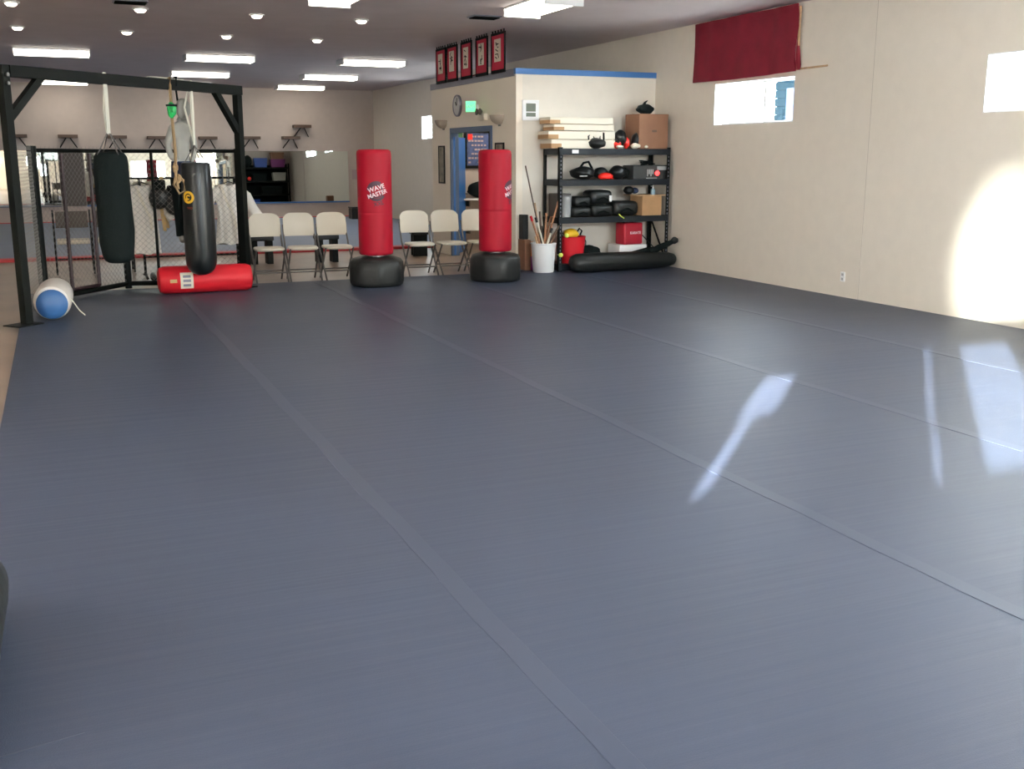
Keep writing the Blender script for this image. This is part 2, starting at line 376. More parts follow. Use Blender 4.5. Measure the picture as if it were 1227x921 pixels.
# far practice area
fy0, fy1, fx0, fx1 = 18.75, 29.5, -4.9, 8.4
n = 0
for a, c in ((fy0 + .3, 22.4), (22.41, 26.0), (26.01, fy1 - .25)):
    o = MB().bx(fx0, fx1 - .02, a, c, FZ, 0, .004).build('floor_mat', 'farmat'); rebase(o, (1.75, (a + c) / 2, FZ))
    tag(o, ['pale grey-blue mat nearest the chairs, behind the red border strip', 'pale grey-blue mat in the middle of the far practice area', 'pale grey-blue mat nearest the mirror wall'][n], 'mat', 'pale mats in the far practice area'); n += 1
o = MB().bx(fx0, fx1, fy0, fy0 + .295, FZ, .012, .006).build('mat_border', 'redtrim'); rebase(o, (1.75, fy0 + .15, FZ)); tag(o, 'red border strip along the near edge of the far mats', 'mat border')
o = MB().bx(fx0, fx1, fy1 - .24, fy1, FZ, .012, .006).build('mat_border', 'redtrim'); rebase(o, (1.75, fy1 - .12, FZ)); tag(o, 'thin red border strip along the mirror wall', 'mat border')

# ------------------------------------------------------------------ mirrors on the back wall
MZ0, MZ1 = .40, 1.78
for n, (a, c, tilt, lb) in enumerate([(-4.5, -.30, 0, 'wide mirror pane at the far left of the back wall, beyond the cage post'), (-.29, .14, .35, 'narrow mirror pane between the cage post and the taupe panel'), (.75, 4.0, .35, 'mirror pane on the back wall behind the hanging dummy and white uniforms'),
                                 (4.01, 6.45, 1.35, 'mirror pane above the beige chairs, reflecting a rack of bins'), (6.46, 7.72, 1.45, 'rightmost mirror pane on the back wall, next to the left red standing bag')]):
    e = empty('wall_mirror', ((a + c) / 2, YB - .045, MZ0), lb, 'mirror', group='mirror panes on the back wall'); h = (c - a) / 2
    g = MB(); g.box((0, 0, (MZ1 - MZ0) / 2), (2 * h, .006, MZ1 - MZ0)); g = g.build('glass', 'mirror', e); g.rotation_euler = (R(-tilt), 0, 0)
    MB().bx(-h, h, -.03, .045, -.04, -.003).build('bottom_rail', 'blue' if n > 1 else 'greytrim', e)
o = MB().bx(.155, .735, YB - .06, YB - .001, MZ0 - .02, MZ1 + .02, .005).build('wall_panel', 'taupe'); rebase(o, (.445, YB - .03, MZ0)); tag(o, 'plain dark taupe panel filling the gap between two mirror panes', 'panel')

# ------------------------------------------------------------------ ceiling lights
def light_fix(x, y, rz, w, dd, label, grp):
    e = empty('ceiling_light', (x, y, CZ), label, 'ceiling light', rz, grp)
    h = .10
    b = MB(); b.box((0, 0, -.012), (w + .02, dd + .02, .024)); b.box((-w / 2, 0, -h / 2 - .01), (.02, dd, h), bev=.004); b.box((w / 2, 0, -h / 2 - .01), (.02, dd, h), bev=.004); b.build('housing', 'white', e)
    pr = [(-dd / 2, -.024), (-dd / 2 + .01, -h * .7), (-dd * .3, -h), (dd * .3, -h), (dd / 2 - .01, -h * .7), (dd / 2, -.024)]
    MB().loft([[(s, p, q) for p, q in pr] for s in (-w / 2 + .012, w / 2 - .012)]).build('lens', 'tubelens', e)
    return e
LL = [(.15, 20.9, 'long fluorescent ceiling light at the far left, above the cage beam'), (3.0, 20.9, 'long fluorescent ceiling light, front one of the middle column'), (5.85, 20.7, 'long fluorescent ceiling light, front one of the column beside the banners'),
      (3.15, 25.0, 'long fluorescent ceiling light, second back in the middle column'), (6.0, 24.8, 'long fluorescent ceiling light, second back in the column beside the banners'),
      (.35, 28.9, 'long fluorescent ceiling light glowing just under the cage beam, far left'), (3.25, 28.6, 'long fluorescent ceiling light mostly hidden behind the cage beam'), (6.15, 28.7, 'long fluorescent ceiling light, rearmost of the column beside the banners')]
for x, y, lb in LL: light_fix(x, y, 0, 1.22, .55, lb, 'long ceiling lights in the far room')
light_fix(5.62, 12.25, R(90), 1.22, .50, 'box ceiling light with bright lens at the top edge, right of the vent', 'box ceiling lights over the practice mats')
light_fix(3.15, 12.25, R(90), 1.22, .50, 'box ceiling light cut by the top edge of the photo, left of the vent', 'box ceiling lights over the practice mats')
for x, y in ((5.62, 7.6), (3.15, 7.6), (.6, 7.6), (5.62, 3.0), (3.15, 3.0), (.6, 3.0), (-2.2, 20.9), (-2.2, 12)):
    light_fix(x, y, R(90), 1.22, .50, 'box ceiling light over the mats, above the top edge of the photo', 'box ceiling lights above the frame')
nm = ['leftmost', 'second from the left', 'third from the left', 'rightmost']
for r, y in enumerate((14.72, 17.4)):
    for k, x in enumerate((-.30, 1.18, 2.63, 4.04)):
        e = empty('downlight', (x, y, CZ), 'small round downlight, %s in the %s ceiling row' % (nm[k], ('nearer', 'farther')[r]), 'downlight', group='small round downlights')
        MB().lathe([(.10, 0), (.10, -.012), (.075, -.02), (.07, -.012)], 20).build('trim_ring', 'white', e, True)
        MB().lathe([(.068, -.014), (.068, -.03), (.045, -.05), (.0, -.055)], 16).build('lens', 'canlens', e, True)
for x, y, lb in ((5.46, 13.75, 'dark ceiling air vent above the five banners'), (1.02, 14.1, 'dark ceiling air vent at the top left edge of the photo')):
    e = empty('ceiling_vent', (x, y, CZ), lb, 'vent')
    MB().bx(-.2, .2, -.14, .14, -.015, 0, .003).build('frame', 'greytrim', e)
    b = MB()
    for k in range(6): b.box((0, -.1 + k * .04, -.022), (.36, .025, .004), Matrix.Rotation(R(35), 3, 'X'))
    b.build('louvres', 'blackmetal', e)

# ------------------------------------------------------------------ black steel bag frame
P0 = Vector((-.36, 11.4, 0)); P3 = Vector((2.15, 13.64, 0)); D = (P3 - P0).normalized(); ang = math.atan2(D.y, D.x); LEN = (P3 - P0).length
e = empty('bag_frame', P0, 'black steel goalpost frame the punching bags hang from', 'bag frame', ang)
def sq(w, d_, z0, z1, x): return MB().bx(x - w / 2, x + w / 2, -d_ / 2, d_ / 2, z0, z1, .004)
sq(.085, .085, .012, 2.47, 0).build('post', 'blackmetal', e); sq(.085, .085, .012, 2.36, LEN).build('post', 'blackmetal', e)
MB().bx(.043, LEN + .043, -.055, .055, 2.362, 2.47, .004).build('beam', 'blackmetal', e)
MB().bar((.02, 0, 1.98), (.43, 0, 2.385), .07).build('brace', 'blackmetal', e); MB().bar((LEN - .02, 0, 1.92), (LEN - .40, 0, 2.385), .07).build('brace', 'blackmetal', e)
fp = MB().bx(-.2, .1, -.12, .10, 0, .012, .002); fp.build('foot_plate', 'blackmetal', e)
MB().bx(LEN - .1, LEN + .1, -.09, .09, 0, .012, .002).build('foot_plate', 'blackmetal', e)
for z in (2.38, 2.30): MB().lathe([(.018, -.070), (.018, -.055)], 8, (0, 0, z), 'Y').build('bolt', 'greymetal', e)
def on_beam(t, z=0): p = P0 + D * (t * LEN); return Vector((p.x, p.y, z))

# chain-link cage behind the bags
F1 = Vector((-.20, 12.9, 0)); F2 = Vector((.76, 14.12, 0)); F3 = Vector((2.13, 13.82, 0)); FZ0 = .012
e = empty('cage_fence', F1, 'black railed chain-link fence of a cage corner behind the hanging bags', 'fence')
def rel(p): return Vector(p) - F1
G1 = F1 + (F2 - F1) * .31; G2 = F1 + (F2 - F1) * .63; G3 = F2 + (F3 - F2) * .27
for p, w, zt in ((F1, .10, 1.74), (F2, .085, 1.70), (F3, .06, 1.72)):
    MB().tube([rel((p.x, p.y, .0)), rel((p.x, p.y, zt))], w / 2, 12).build('fence_post', 'blackmetal', e, True)
for p, q in ((F1, F2), (F2, F3)):
    for z in (1.69, .06): MB().tube([rel(p) + Vector((0, 0, z)), rel(q) + Vector((0, 0, z))], .022 if z > 1 else .03, 8).build('fence_rail', 'blackmetal', e, True)
g = MB()
for p in (G1, G2): g.tube([rel(p) + Vector((0, 0, .1)), rel(p) + Vector((0, 0, 1.66))], .022, 8)
g.tube([rel(G1) + Vector((0, 0, .11)), rel(G2) + Vector((0, 0, .11))], .02, 8)
g.build('gate_frame', mat('dark_maroon_steel', (.028, .010, .014), .5), e, True, label='dark maroon gate frame')
MB().tube([rel(G3) + Vector((0, 0, .06)), rel(G3) + Vector((0, 0, 1.68))], .018, 8).build('fence_post', 'blackmetal', e, True)
for p, q in ((P0 + Vector((.03, .08, 0)), F1), (F1, F2), (F2, F3)):
    L = (q - p).length; u = (q - p) / L; b = MB(); z0, z1 = .07, 1.68; H = z1 - z0; st = .07; r = .0017
    for s in (1, -1):
        k = -H if s > 0 else 0
        k = math.floor(-H / st) * st
        while k < L + H:
            pts = []
            a0 = k; 
            if s > 0: x0, x1 = a0, a0 + H; za, zb = z0, z1
            else: x0, x1 = a0 + H, a0; za, zb = z0, z1
            # clip to [0, L]
            def zat(x): return za + (x - x0) / (x1 - x0) * (zb - za)
            lo, hi = max(0, min(x0, x1)), min(L, max(x0, x1))
            if hi - lo > .02:
                A = p + u * lo + Vector((0, 0, zat(lo))); B = p + u * hi + Vector((0, 0, zat(hi)))
                b.tube([rel(A), rel(B)], r, 3)
            k += st
    # knuckles along the top
    j = 0
    while j < L: 
        A = p + u * j + Vector((0, 0, 1.69)); b.tube([rel(A), rel(A + u * .02 + Vector((0, 0, .05)))], r, 3); j += st
    b.build('chain_link', 'wire', e)

# ------------------------------------------------------------------ hanging bags
def webbing(pts, w=.035, t=.004, nrm=None):
    b = MB(); nrm = nrm or D; rings = []
    pts = [Vector(p) for p in pts]
    for i, p in enumerate(pts):
        d = (pts[min(i + 1, len(pts) - 1)] - pts[max(i - 1, 0)]).normalized(); a = nrm * w / 2; n_ = d.cross(nrm).normalized() * t / 2
        rings.append([p - a - n_, p + a - n_, p + a + n_, p - a + n_])
    return b.loft(rings)
# bag 1: canvas bag, wide and slightly tapering
c = on_beam(.385); c = Vector((.575, c.y + .0, 0)); c.y = P0.y + D.y / D.x * (c.x - P0.x)
e = empty('heavy_bag', (c.x, c.y, .50), 'wide matte black canvas heavy bag hanging nearest the left post', 'punching bag')
MB().lathe([(.0, .01), (.10, 0), (.145, .025), (.17, .08), (.19, .22), (.195, .35), (.188, .6), (.188, .85), (.186, 1.05), (.178, 1.12), (.15, 1.16), (.08, 1.175), (0, 1.178)], 40,
           fn=lambda t, h: .95 + .015 * math.sin(3 * t + 5 * h) + .012 * math.sin(7 * h * 3 + t)).build('bag_body', 'blackmatte', e, True)
b = MB()
for k in range(4):
    t = k * math.pi / 2 + .5; b.tube([(.15 * math.cos(t), .15 * math.sin(t), 1.14), (.02 * math.cos(t), .02 * math.sin(t), 1.36)], .007, 6)
b.build('hanging_chain', 'greymetal', e, True)
zt = 2.48 - .50
b = webbing([(-.0, .075, 1.42), (0, .068, 1.97), (0, .06, zt), (0, -.06, zt), (0, -.068, 1.97), (0, -.05, 1.7), (0, -.01, 1.36), (0, .05, 1.42)], .05)
b.build('hanging_strap', 'strap', e, label='white webbing strap looped over the beam')
b = webbing([(.0, .06, 1.9), (-.03, .05, 1.6), (-.015, 0, 1.37)], .03); b.build('strap_tail', 'strap', e)
# bag 2: glossy banana bag
c = Vector((1.545, 0, 0)); c.y = P0.y + D.y / D.x * (c.x - P0.x)
e = empty('heavy_bag', (c.x, c.y, .235), 'glossy black round-ended heavy bag with gold ring badge, hanging right of the dummy', 'punching bag')
RB = .182
MB().lathe([(0, 0), (.06, .008), (.11, .03), (.15, .07), (.174, .13), (RB, .20), (RB, .6), (.176, 1.0), (.170, 1.29), (.163, 1.315), (.14, 1.322), (0, 1.325)], 44).build('bag_body', 'blacksmooth', e, True)
def wrap(r, a0, z0, rot=0):
    ca, sa = math.cos(rot), math.sin(rot)
    def f(u, v, w):
        u, v = u * ca - v * sa, u * sa + v * ca
        a = a0 + u / r; return Vector(((r + w) * math.cos(a), (r + w) * math.sin(a), z0 + v))
    return f
def ring_patch(b, f, r0, r1, a0=0, a1=360, n=40, w=.003):
    R0 = []
    for k in range(n + 1):
        t = R(a0 + (a1 - a0) * k / n); R0.append([f(r0 * math.cos(t), r0 * math.sin(t), .0006), f(r1 * math.cos(t), r1 * math.sin(t), .0006), f(r1 * math.cos(t), r1 * math.sin(t), w), f(r0 * math.cos(t), r0 * math.sin(t), w)])
    b.loft(R0)
va = math.atan2(-c.y, -c.x)
f = wrap(RB - .002, va - .62, .925); b = MB(); ring_patch(b, f, .044, .072); ring_patch(b, f, .014, .030, 30, 300); ring_patch(b, f, .030, .046, 200, 250); b.build('badge', 'gold', e, label='gold ring badge')
b = MB(); b.text('TKO', .035, wrap(RB + .0005, va - .55, .80)); b.build('small_print', mat('dull_red_print', (.35, .05, .03), .5), e, label='small dull red print')
b = MB()
for k in range(4):
    t = k * math.pi / 2 + .3; b.tube([(.14 * math.cos(t), .14 * math.sin(t), 1.31), (0, 0, 1.52)], .006, 6)
b.build('hanging_chain', 'greymetal', e, True)
zt = 2.48 - .235
b = webbing([(0, 0, 1.52), (0, .06, 1.85), (0, .063, zt), (0, -.063, zt), (0, -.06, 1.9), (0, 0, 1.52)], .035); b.build('hanging_strap', 'strap', e, label='white webbing strap looped over the beam')
b = webbing([(0, .066, zt - .01), (-.08, .05, 1.95), (0, 0, 1.54)], .03); b.build('strap_tail', 'strap', e)
o = MB(); 
A = on_beam(.56, 2.478); B = on_beam(.72, 2.478)
o = webbing([A + Vector((0, 0, .004)), (A + B) / 2 + Vector((0, 0, .006)), B + Vector((0, 0, .004))], .05, .008, Vector((-D.y, D.x, 0))).build('webbing_strap', 'strap'); rebase(o, A); tag(o, 'flat white webbing strap lying along the top of the beam', 'strap')

# rope with green mask
c = on_beam(.655); c.y -= .072; c.x += .0
e = empty('hanging_rope', (c.x, c.y, 2.36), 'brown rope hanging from the beam in front of the dummy, knotted at its lower end', 'rope')
b = MB(); b.tube([(0, .072 + .07, .0), (0, .072 + .06, .115), (0, .0, .122), (0, -.0, .05), (.0, 0, -.3), (.012, 0, -.7), (0, 0, -.98), (.02, 0, -1.1)], .017, 8); b.build('rope', 'rope', e, True)
b = MB(); b.ell((.0, 0, -.86), (.035, .035, .05), noise=.15); b.ell((.03, 0, -.98), (.035, .03, .045), noise=.15, seed=3); b.tube([(0, 0, -.95), (-.03, 0, -1.05), (.03, 0, -1.15), (.09, 0, -1.12), (.08, 0, -1.0), (.02, 0, -.95)], .014, 8); b.build('knot', 'rope', e, True)
mk = empty('training_mask', (c.x + .0, c.y - .02, 2.135), 'small green face mask hung on the rope level with the head of the dummy', 'mask')
b = MB(); b.ell((0, -.015, 0), (.055, .05, .08), noise=.08); b.ell((0, -.06, -.005), (.016, .025, .03)); b.build('face', 'green', mk, True)
b = MB(); b.lathe([(.055, -.01), (.062, -.01), (.062, .01), (.055, .01)], 20, (0, -.01, .05)); b.build('head_strap', 'blackmatte', mk, True)

# ------------------------------------------------------------------ grappling dummy hanging behind the beam
def skin(name, verts, edges, radii, m, parent, sub=2, root=0):
    me = bpy.data.meshes.new(name); me.from_pydata(verts, edges, []); o = bpy.data.objects.new(name, me); COL.objects.link(o)
    s = o.modifiers.new('s', 'SKIN'); s.use_smooth_shade = True
    for i, r in enumerate(radii): me.skin_vertices[0].data[i].radius = r if isinstance(r, tuple) else (r, r); me.skin_vertices[0].data[i].use_root = (i == root)
    u = o.modifiers.new('u', 'SUBSURF'); u.levels = sub; u.render_levels = sub
    dg = bpy.context.evaluated_depsgraph_get(); me2 = bpy.data.meshes.new_from_object(o.evaluated_get(dg)); bpy.data.objects.remove(o)
    me2.name = name; me2.materials.clear(); me2.materials.append(M[m])
    for p in me2.polygons: p.use_smooth = True
    o2 = bpy.data.objects.new(name, me2); COL.objects.link(o2); o2.parent = parent; return o2
dm = empty('training_dummy', (1.42, 13.32, .60), 'grey cloth grappling dummy with bowed head, dark shorts and legs, hanging behind the beam', 'training dummy', R(8))
V = [(0, 0, .90), (0, 0, 1.05), (0, -.01, 1.22), (0, -.01, 1.34), (.015, -.02, 1.42), (.04, -.03, 1.48), (.05, -.04, 1.52),
     (-.12, -.01, 1.33), (-.185, .02, 1.17), (-.15, .0, 1.02), (-.06, -.09, .97), (.12, -.01, 1.33), (.19, .02, 1.17), (.165, .0, 1.02), (.08, -.09, .97),
     (-.07, 0, .82), (-.075, -.02, .45), (-.075, .01, .10), (-.075, -.07, .03), (.07, 0, .82), (.075, -.02, .45), (.075, .01, .10), (.075, -.07, .03)]
E_ = [(0, 1), (1, 2), (2, 3), (3, 4), (4, 5), (5, 6), (3, 7), (7, 8), (8, 9), (9, 10), (3, 11), (11, 12), (12, 13), (13, 14), (0, 15), (15, 16), (16, 17), (17, 18), (0, 19), (19, 20), (20, 21), (21, 22)]
rd = [(.12, .10), (.105, .095), (.125, .11), (.115, .10), (.055, .055), (.05, .05), (.04, .04), .062, .05, .042, .04, .062, .05, .042, .04, .08, .065, .05, .05, .08, .065, .05, .05]
body = skin('body', V, E_, rd, 'grey', dm)
dm.scale = (.84, 1, 1)
MB().ell((.045, -.045, 1.575), (.100, .10, .120)).build('head', 'grey', dm, True)
def tube_fn(prof, cx, m, name):
    MB().lathe(prof, 24, (cx, 0, 0)).build(name, m, dm, True)
b = MB(); b.loft([[Vector((.155 * math.cos(t) * s + 0, .125 * math.sin(t) * s, z)) for t in [2 * math.pi * k / 28 for k in range(28)]] for z, s in ((.74, 1.06), (.80, 1.05), (.90, 1.0), (.97, .95))])
b.build('shorts', 'navy', dm, True)
b = MB()
for s in (-1, 1): b.loft([[Vector((s * .075 + r * math.cos(t), yy + r * math.sin(t), z)) for t in [2 * math.pi * k / 20 for k in range(20)]] for z, r, yy in ((.09, .068, .01), (.3, .082, -.01), (.5, .096, -.02), (.78, .105, 0))])
b.build('trousers', 'blackmatte', dm, True)
o = MB().tube([(1.44, 13.40, 2.04), (1.40, 13.3, 2.38), (1.355, 12.96, 2.50), (1.355, 12.80, 2.498), (1.357, 12.785, 2.40)], .012, 8).build('sling_rope', 'blackmatte', None, True); rebase(o, (1.36, 12.9, 2.47)); tag(o, 'dark sling holding the dummy up to the beam', 'rope')

# ------------------------------------------------------------------ bags lying on the mats
def lying(name, loc, rz, L, r, m, prof=None):
    e = empty(name, loc, None, None, rz)
    pr = prof or [(0, -L / 2), (r * .6, -L / 2 + .003), (r * .88, -L / 2 + .02), (r, -L / 2 + .07), (r, L / 2 - .07), (r * .88, L / 2 - .02), (r * .6, L / 2 - .003), (0, L / 2)]
    b = MB(); b.lathe(pr, 36, (0, 0, r), 'X', fn=lambda t, h: 1 + .012 * math.sin(3 * t + 4 * h)); b.build('bag_body', m, e, True); return e
e = lying('punching_bag', (1.61, 13.36, 0), R(0), 1.12, .165, 'redlight'); e['label'] = 'bright red punching bag lying on the mat below the hanging bags'; e['category'] = 'punching bag'
fl = lambda u, v, w: Vector((-.40 + u, -.1665 * math.cos(v / .165) - w * .6, .165 + (.1685 + w * .6) * math.sin(v / .165)))
def patch(b, u0, u1, v0, v1, f, n=8, w=.003):
    for k in range(n):
        a, c_ = v0 + (v1 - v0) * k / n, v0 + (v1 - v0) * (k + 1) / n
        b.loft([[f(u0, a, 0), f(u1, a, 0), f(u1, a, w), f(u0, a, w)], [f(u0, c_, 0), f(u1, c_, 0), f(u1, c_, w), f(u0, c_, w)]])
b = MB(); patch(b, .09, .24, -.10, .10, fl); lp = b.build('label_patch', 'cream', e, label='worn white label')
b = MB()
for s in (-.055, .0, .05): patch(b, .12, .21, s - .015, s + .015, lambda u, v, w: fl(u, v, w + .004), 3)
b.build('label_print', 'greytrim', lp)
b = MB(); patch(b, -.03, .05, -.02, .02, fl, 3); b.build('small_tag', 'tan', e)
# white bag with blue end
e = lying('punching_bag', (-.10, 11.96, 0), R(87), .76, .180, 'whitevinyl'); e['label'] = 'white punching bag with a royal blue end, lying beside the left post'; e['category'] = 'punching bag'
MB().lathe([(.14, -.34), (.150, -.39), (.13, -.415), (.07, -.435), (0, -.44)], 36, (0, 0, .165), 'X').build('end_cap', 'bluevinyl', e, True, label='royal blue end')
webbing([(-.28, -.13, .29), (-.29, -.18, .20), (-.30, -.25, .08), (-.31, -.30, .03)], .05, .006, Vector((1, 0, 0))).build('strap', 'strap', e)
# black bag at the lower left corner
e = lying('punching_bag', (-.415, 3.47, 0), R(90), 1.2, .155, 'black', [(0, -.60), (.08, -.59), (.12, -.56), (.14, -.48), (.146, -.2), (.150, .1), (.155, .34), (.152, .46), (.13, .55), (.08, .59), (0, .60)])
e['label'] = 'dark grey-black padded bag cut by the left edge near the bottom'; e['category'] = 'punching bag'
MB().ell((.52, -.02, .288), (.04, .035, .012)).build('end_patch', 'whitefab', e, True)

# ------------------------------------------------------------------ standing bags
def standing(loc, rz, label):
    e = empty('standing_bag', loc, label, 'standing punching bag', rz, 'red standing punching bags')
    fn = lambda t, h: 1 + (.022 * math.cos(8 * t) if .03 < h < .31 else 0)
    MB().lathe([(0, 0), (.31, 0), (.335, .02), (.343, .06), (.345, .2), (.34, .30), (.31, .345), (.25, .362), (.18, .37), (0, .372)], 96, fn=fn).build('base', 'rubber', e, True, 50)
    MB().lathe([(.12, .365), (.12, .40)], 24).build('stem', 'greymetal', e, True)
    r = .218
    MB().lathe([(0, .395), (r - .02, .395), (r - .004, .405), (r, .43), (r, .45), (r, .90), (r, .922), (r - .003, .929), (r, .936), (r, .96), (r, 1.64), (r, 1.66), (r - .006, 1.695), (r - .03, 1.712), (r - .08, 1.716), (0, 1.717)], 64).build('bag', 'red', e, True, 50); bag = list(e.children)[-1]
    f = wrap(r, -math.pi / 2, 1.20, R(0)); lg = MB(); ring_patch(lg, f, .07, .125, 60, 175); ring_patch(lg, f, .07, .085, 175, 400); ring_patch(lg, f, .09, .125, 215, 330)
    lg.build('badge_ring', 'logo_dark', bag, label='dark ring badge')
    f2 = wrap(r + .004, -math.pi / 2, 1.235, R(17)); f3 = wrap(r + .004, -math.pi / 2 + .06, 1.165, R(17))
    lg = MB(); lg.text('WAVE', .080, f2, .001); lg.text('MASTER', .074, f3, .001); lg.build('badge_lettering', 'logo_white', bag, label='pale pink slanted lettering')
    f4 = wrap(r + .001, -math.pi / 2 + .12, 1.045, R(12)); lg = MB(); lg.text('XXL', .07, f4, .001); lg.build('badge_small_lettering', 'logo_dark', bag)
    return e
standing((3.745, 13.25, 0), math.atan2(3.7, 13.22) * -1 + R(6), 'left red standing punching bag on black base, round badge facing the camera')
e2 = standing((5.36, 13.15, 0), -math.atan2(5.3, 13.15) + R(66), 'right red standing punching bag on black base, by the doorway, badge turned aside')

# ------------------------------------------------------------------ folding chairs
def folding_chair():
    e = empty('folding_chair', (0, 0, FZ), 'x', 'chair', group='row of beige folding chairs')
    z = -FZ
    def plate(w, h, th, curve, n=12):
        rings = []
        for i in range(n + 1):
            u = -1 + 2 * i / n; x = u * w / 2; hh = h / 2 * (1 - .42 * abs(u) ** 5); rings.append((x, hh, curve * (1 - u * u)))
        return rings
    b = MB()
    rings = [[(x, y0 - .01 - cv + t, .585 + zz) for t, zz in ((0, .03), (.012, .0), (.024, .03), (.024 + .0, .04 + hh), (.012, .25 * (hh / .13) ** .5 + .02), (0, .04 + hh))] for x, hh, cv, y0 in [(x, h, c_, .24) for x, h, c_ in plate(.42, .36, 0, -.035)]]
    b.loft([[(p[0], p[1] + (p[2] - .6) * .12, p[2]) for p in r] for r in rings]); b.build('backrest', 'beigeplastic', e, True, 60)
    b = MB(); n = 24; out = []
    for k in range(n):
        t = 2 * math.pi * k / n; cx, cy = math.cos(t), math.sin(t); sx = abs(cx) ** .5 * (1 if cx > 0 else -1); sy = abs(cy) ** .5 * (1 if cy > 0 else -1); out.append((sx, sy))
    b.loft([[(a * .196 * s, -.02 + c_ * .20 * s, zz) for a, c_ in out] for s, zz in ((.90, .418), (1, .432), (1, .450), (.95, .462), (.6, .458), (0.05, .452))]); b.build('seat', 'beigeplastic', e, True, 60)
    for s in (-1, 1):
        MB().tube([(s * .212, .29, .74), (s * .212, .25, .62), (s * .212, .16, .45), (s * .210, -.24, .0)], .0125, 8).build('leg', 'greymetal', e, True)
        MB().tube([(s * .192, -.16, .435), (s * .192, .22, .0)], .0125, 8).build('leg', 'greymetal', e, True)
    MB().tube([(-.21, -.175, .13), (.21, -.175, .13)], .010, 8).build('stretcher', 'greymetal', e, True)
    MB().tube([(-.192, .13, .13), (.192, .13, .13)], .010, 8).build('stretcher', 'greymetal', e, True)
    return e
CH = [(2.60, 14.50, 'beige folding chair next to the right post of the bag frame'), (3.06, 14.50, 'beige folding chair, middle one of the three left of the red standing bags'), (3.53, 14.48, 'beige folding chair just left of the left red standing bag'),
      (4.73, 14.48, 'beige folding chair just right of the left red standing bag'), (5.21, 14.48, 'beige folding chair in front of the blue doorway edge'), (5.69, 14.5, 'beige folding chair half hidden behind the right red standing bag')]
c0 = folding_chair()
for i, (x, y, lb) in enumerate(CH):
    o = c0 if i == 0 else copy_tree(c0); o.location = (x, y, FZ); o.rotation_euler = (0, 0, R(rnd.uniform(-3, 3))); o['label'] = lb

# armchairs seen through the fence
def armchair():
    e = empty('stacking_chair', (0, 0, FZ), 'x', 'chair', group='dark framed chairs behind the fence')
    MB().box((0, .2, .76), (.44, .03, .24), bev=.012).build('backrest', 'greycushion', e, True)
    MB().box((0, -.02, .46), (.44, .42, .06), bev=.02).build('seat', 'tan' if False else 'beigeplastic', e, True)
    for s in (-1, 1):
        MB().tube([(s * .25, .22, .9), (s * .25, .20, .45), (s * .25, .22, 0)], .013, 8).build('leg', 'blackmetal', e, True)
        MB().tube([(s * .25, .21, .62), (s * .25, -.18, .62), (s * .25, -.22, .58), (s * .25, -.23, 0)], .013, 8).build('leg', 'blackmetal', e, True)
    MB().tube([(-.25, -.23, .22), (.25, -.23, .22)], .010).build('stretcher', 'blackmetal', e, True)
    return e
a0 = armchair()
for i, (x, y, lb) in enumerate([(.19, 16.7, 'dark framed armchair with grey back, seen through the cage gate'), (.74, 16.7, 'dark framed armchair half hidden behind the matte black hanging bag')]):
    o = a0 if i == 0 else copy_tree(a0); o.location = (x, y, FZ); o['label'] = lb
# black slab stools behind the beige chairs
def stool():
    e = empty('stool', (0, 0, FZ), 'x', 'stool', group='black stools behind the chairs')
    MB().box((0, 0, .40), (.36, .30, .07), bev=.015).build('seat', 'black', e, True)
    for s in (-1, 1): MB().bx(s * .12 - .045, s * .12 + .045, -.12, .12, 0, .365, .005).build('leg', 'blackmetal', e)
    return e
s0 = stool()
for i, (x, y, rz, lb) in enumerate([(2.93, 17.0, 0, 'low black stool behind the leftmost beige folding chair'), (3.95, 16.9, 0, 'low black stool behind the third beige folding chair'), (5.68, 17.4, 80, 'low black stool behind the chair right of the left red bag')]):
    o = s0 if i == 0 else copy_tree(s0); o.location = (x, y, FZ); o.rotation_euler = (0, 0, R(rz)); o['label'] = lb

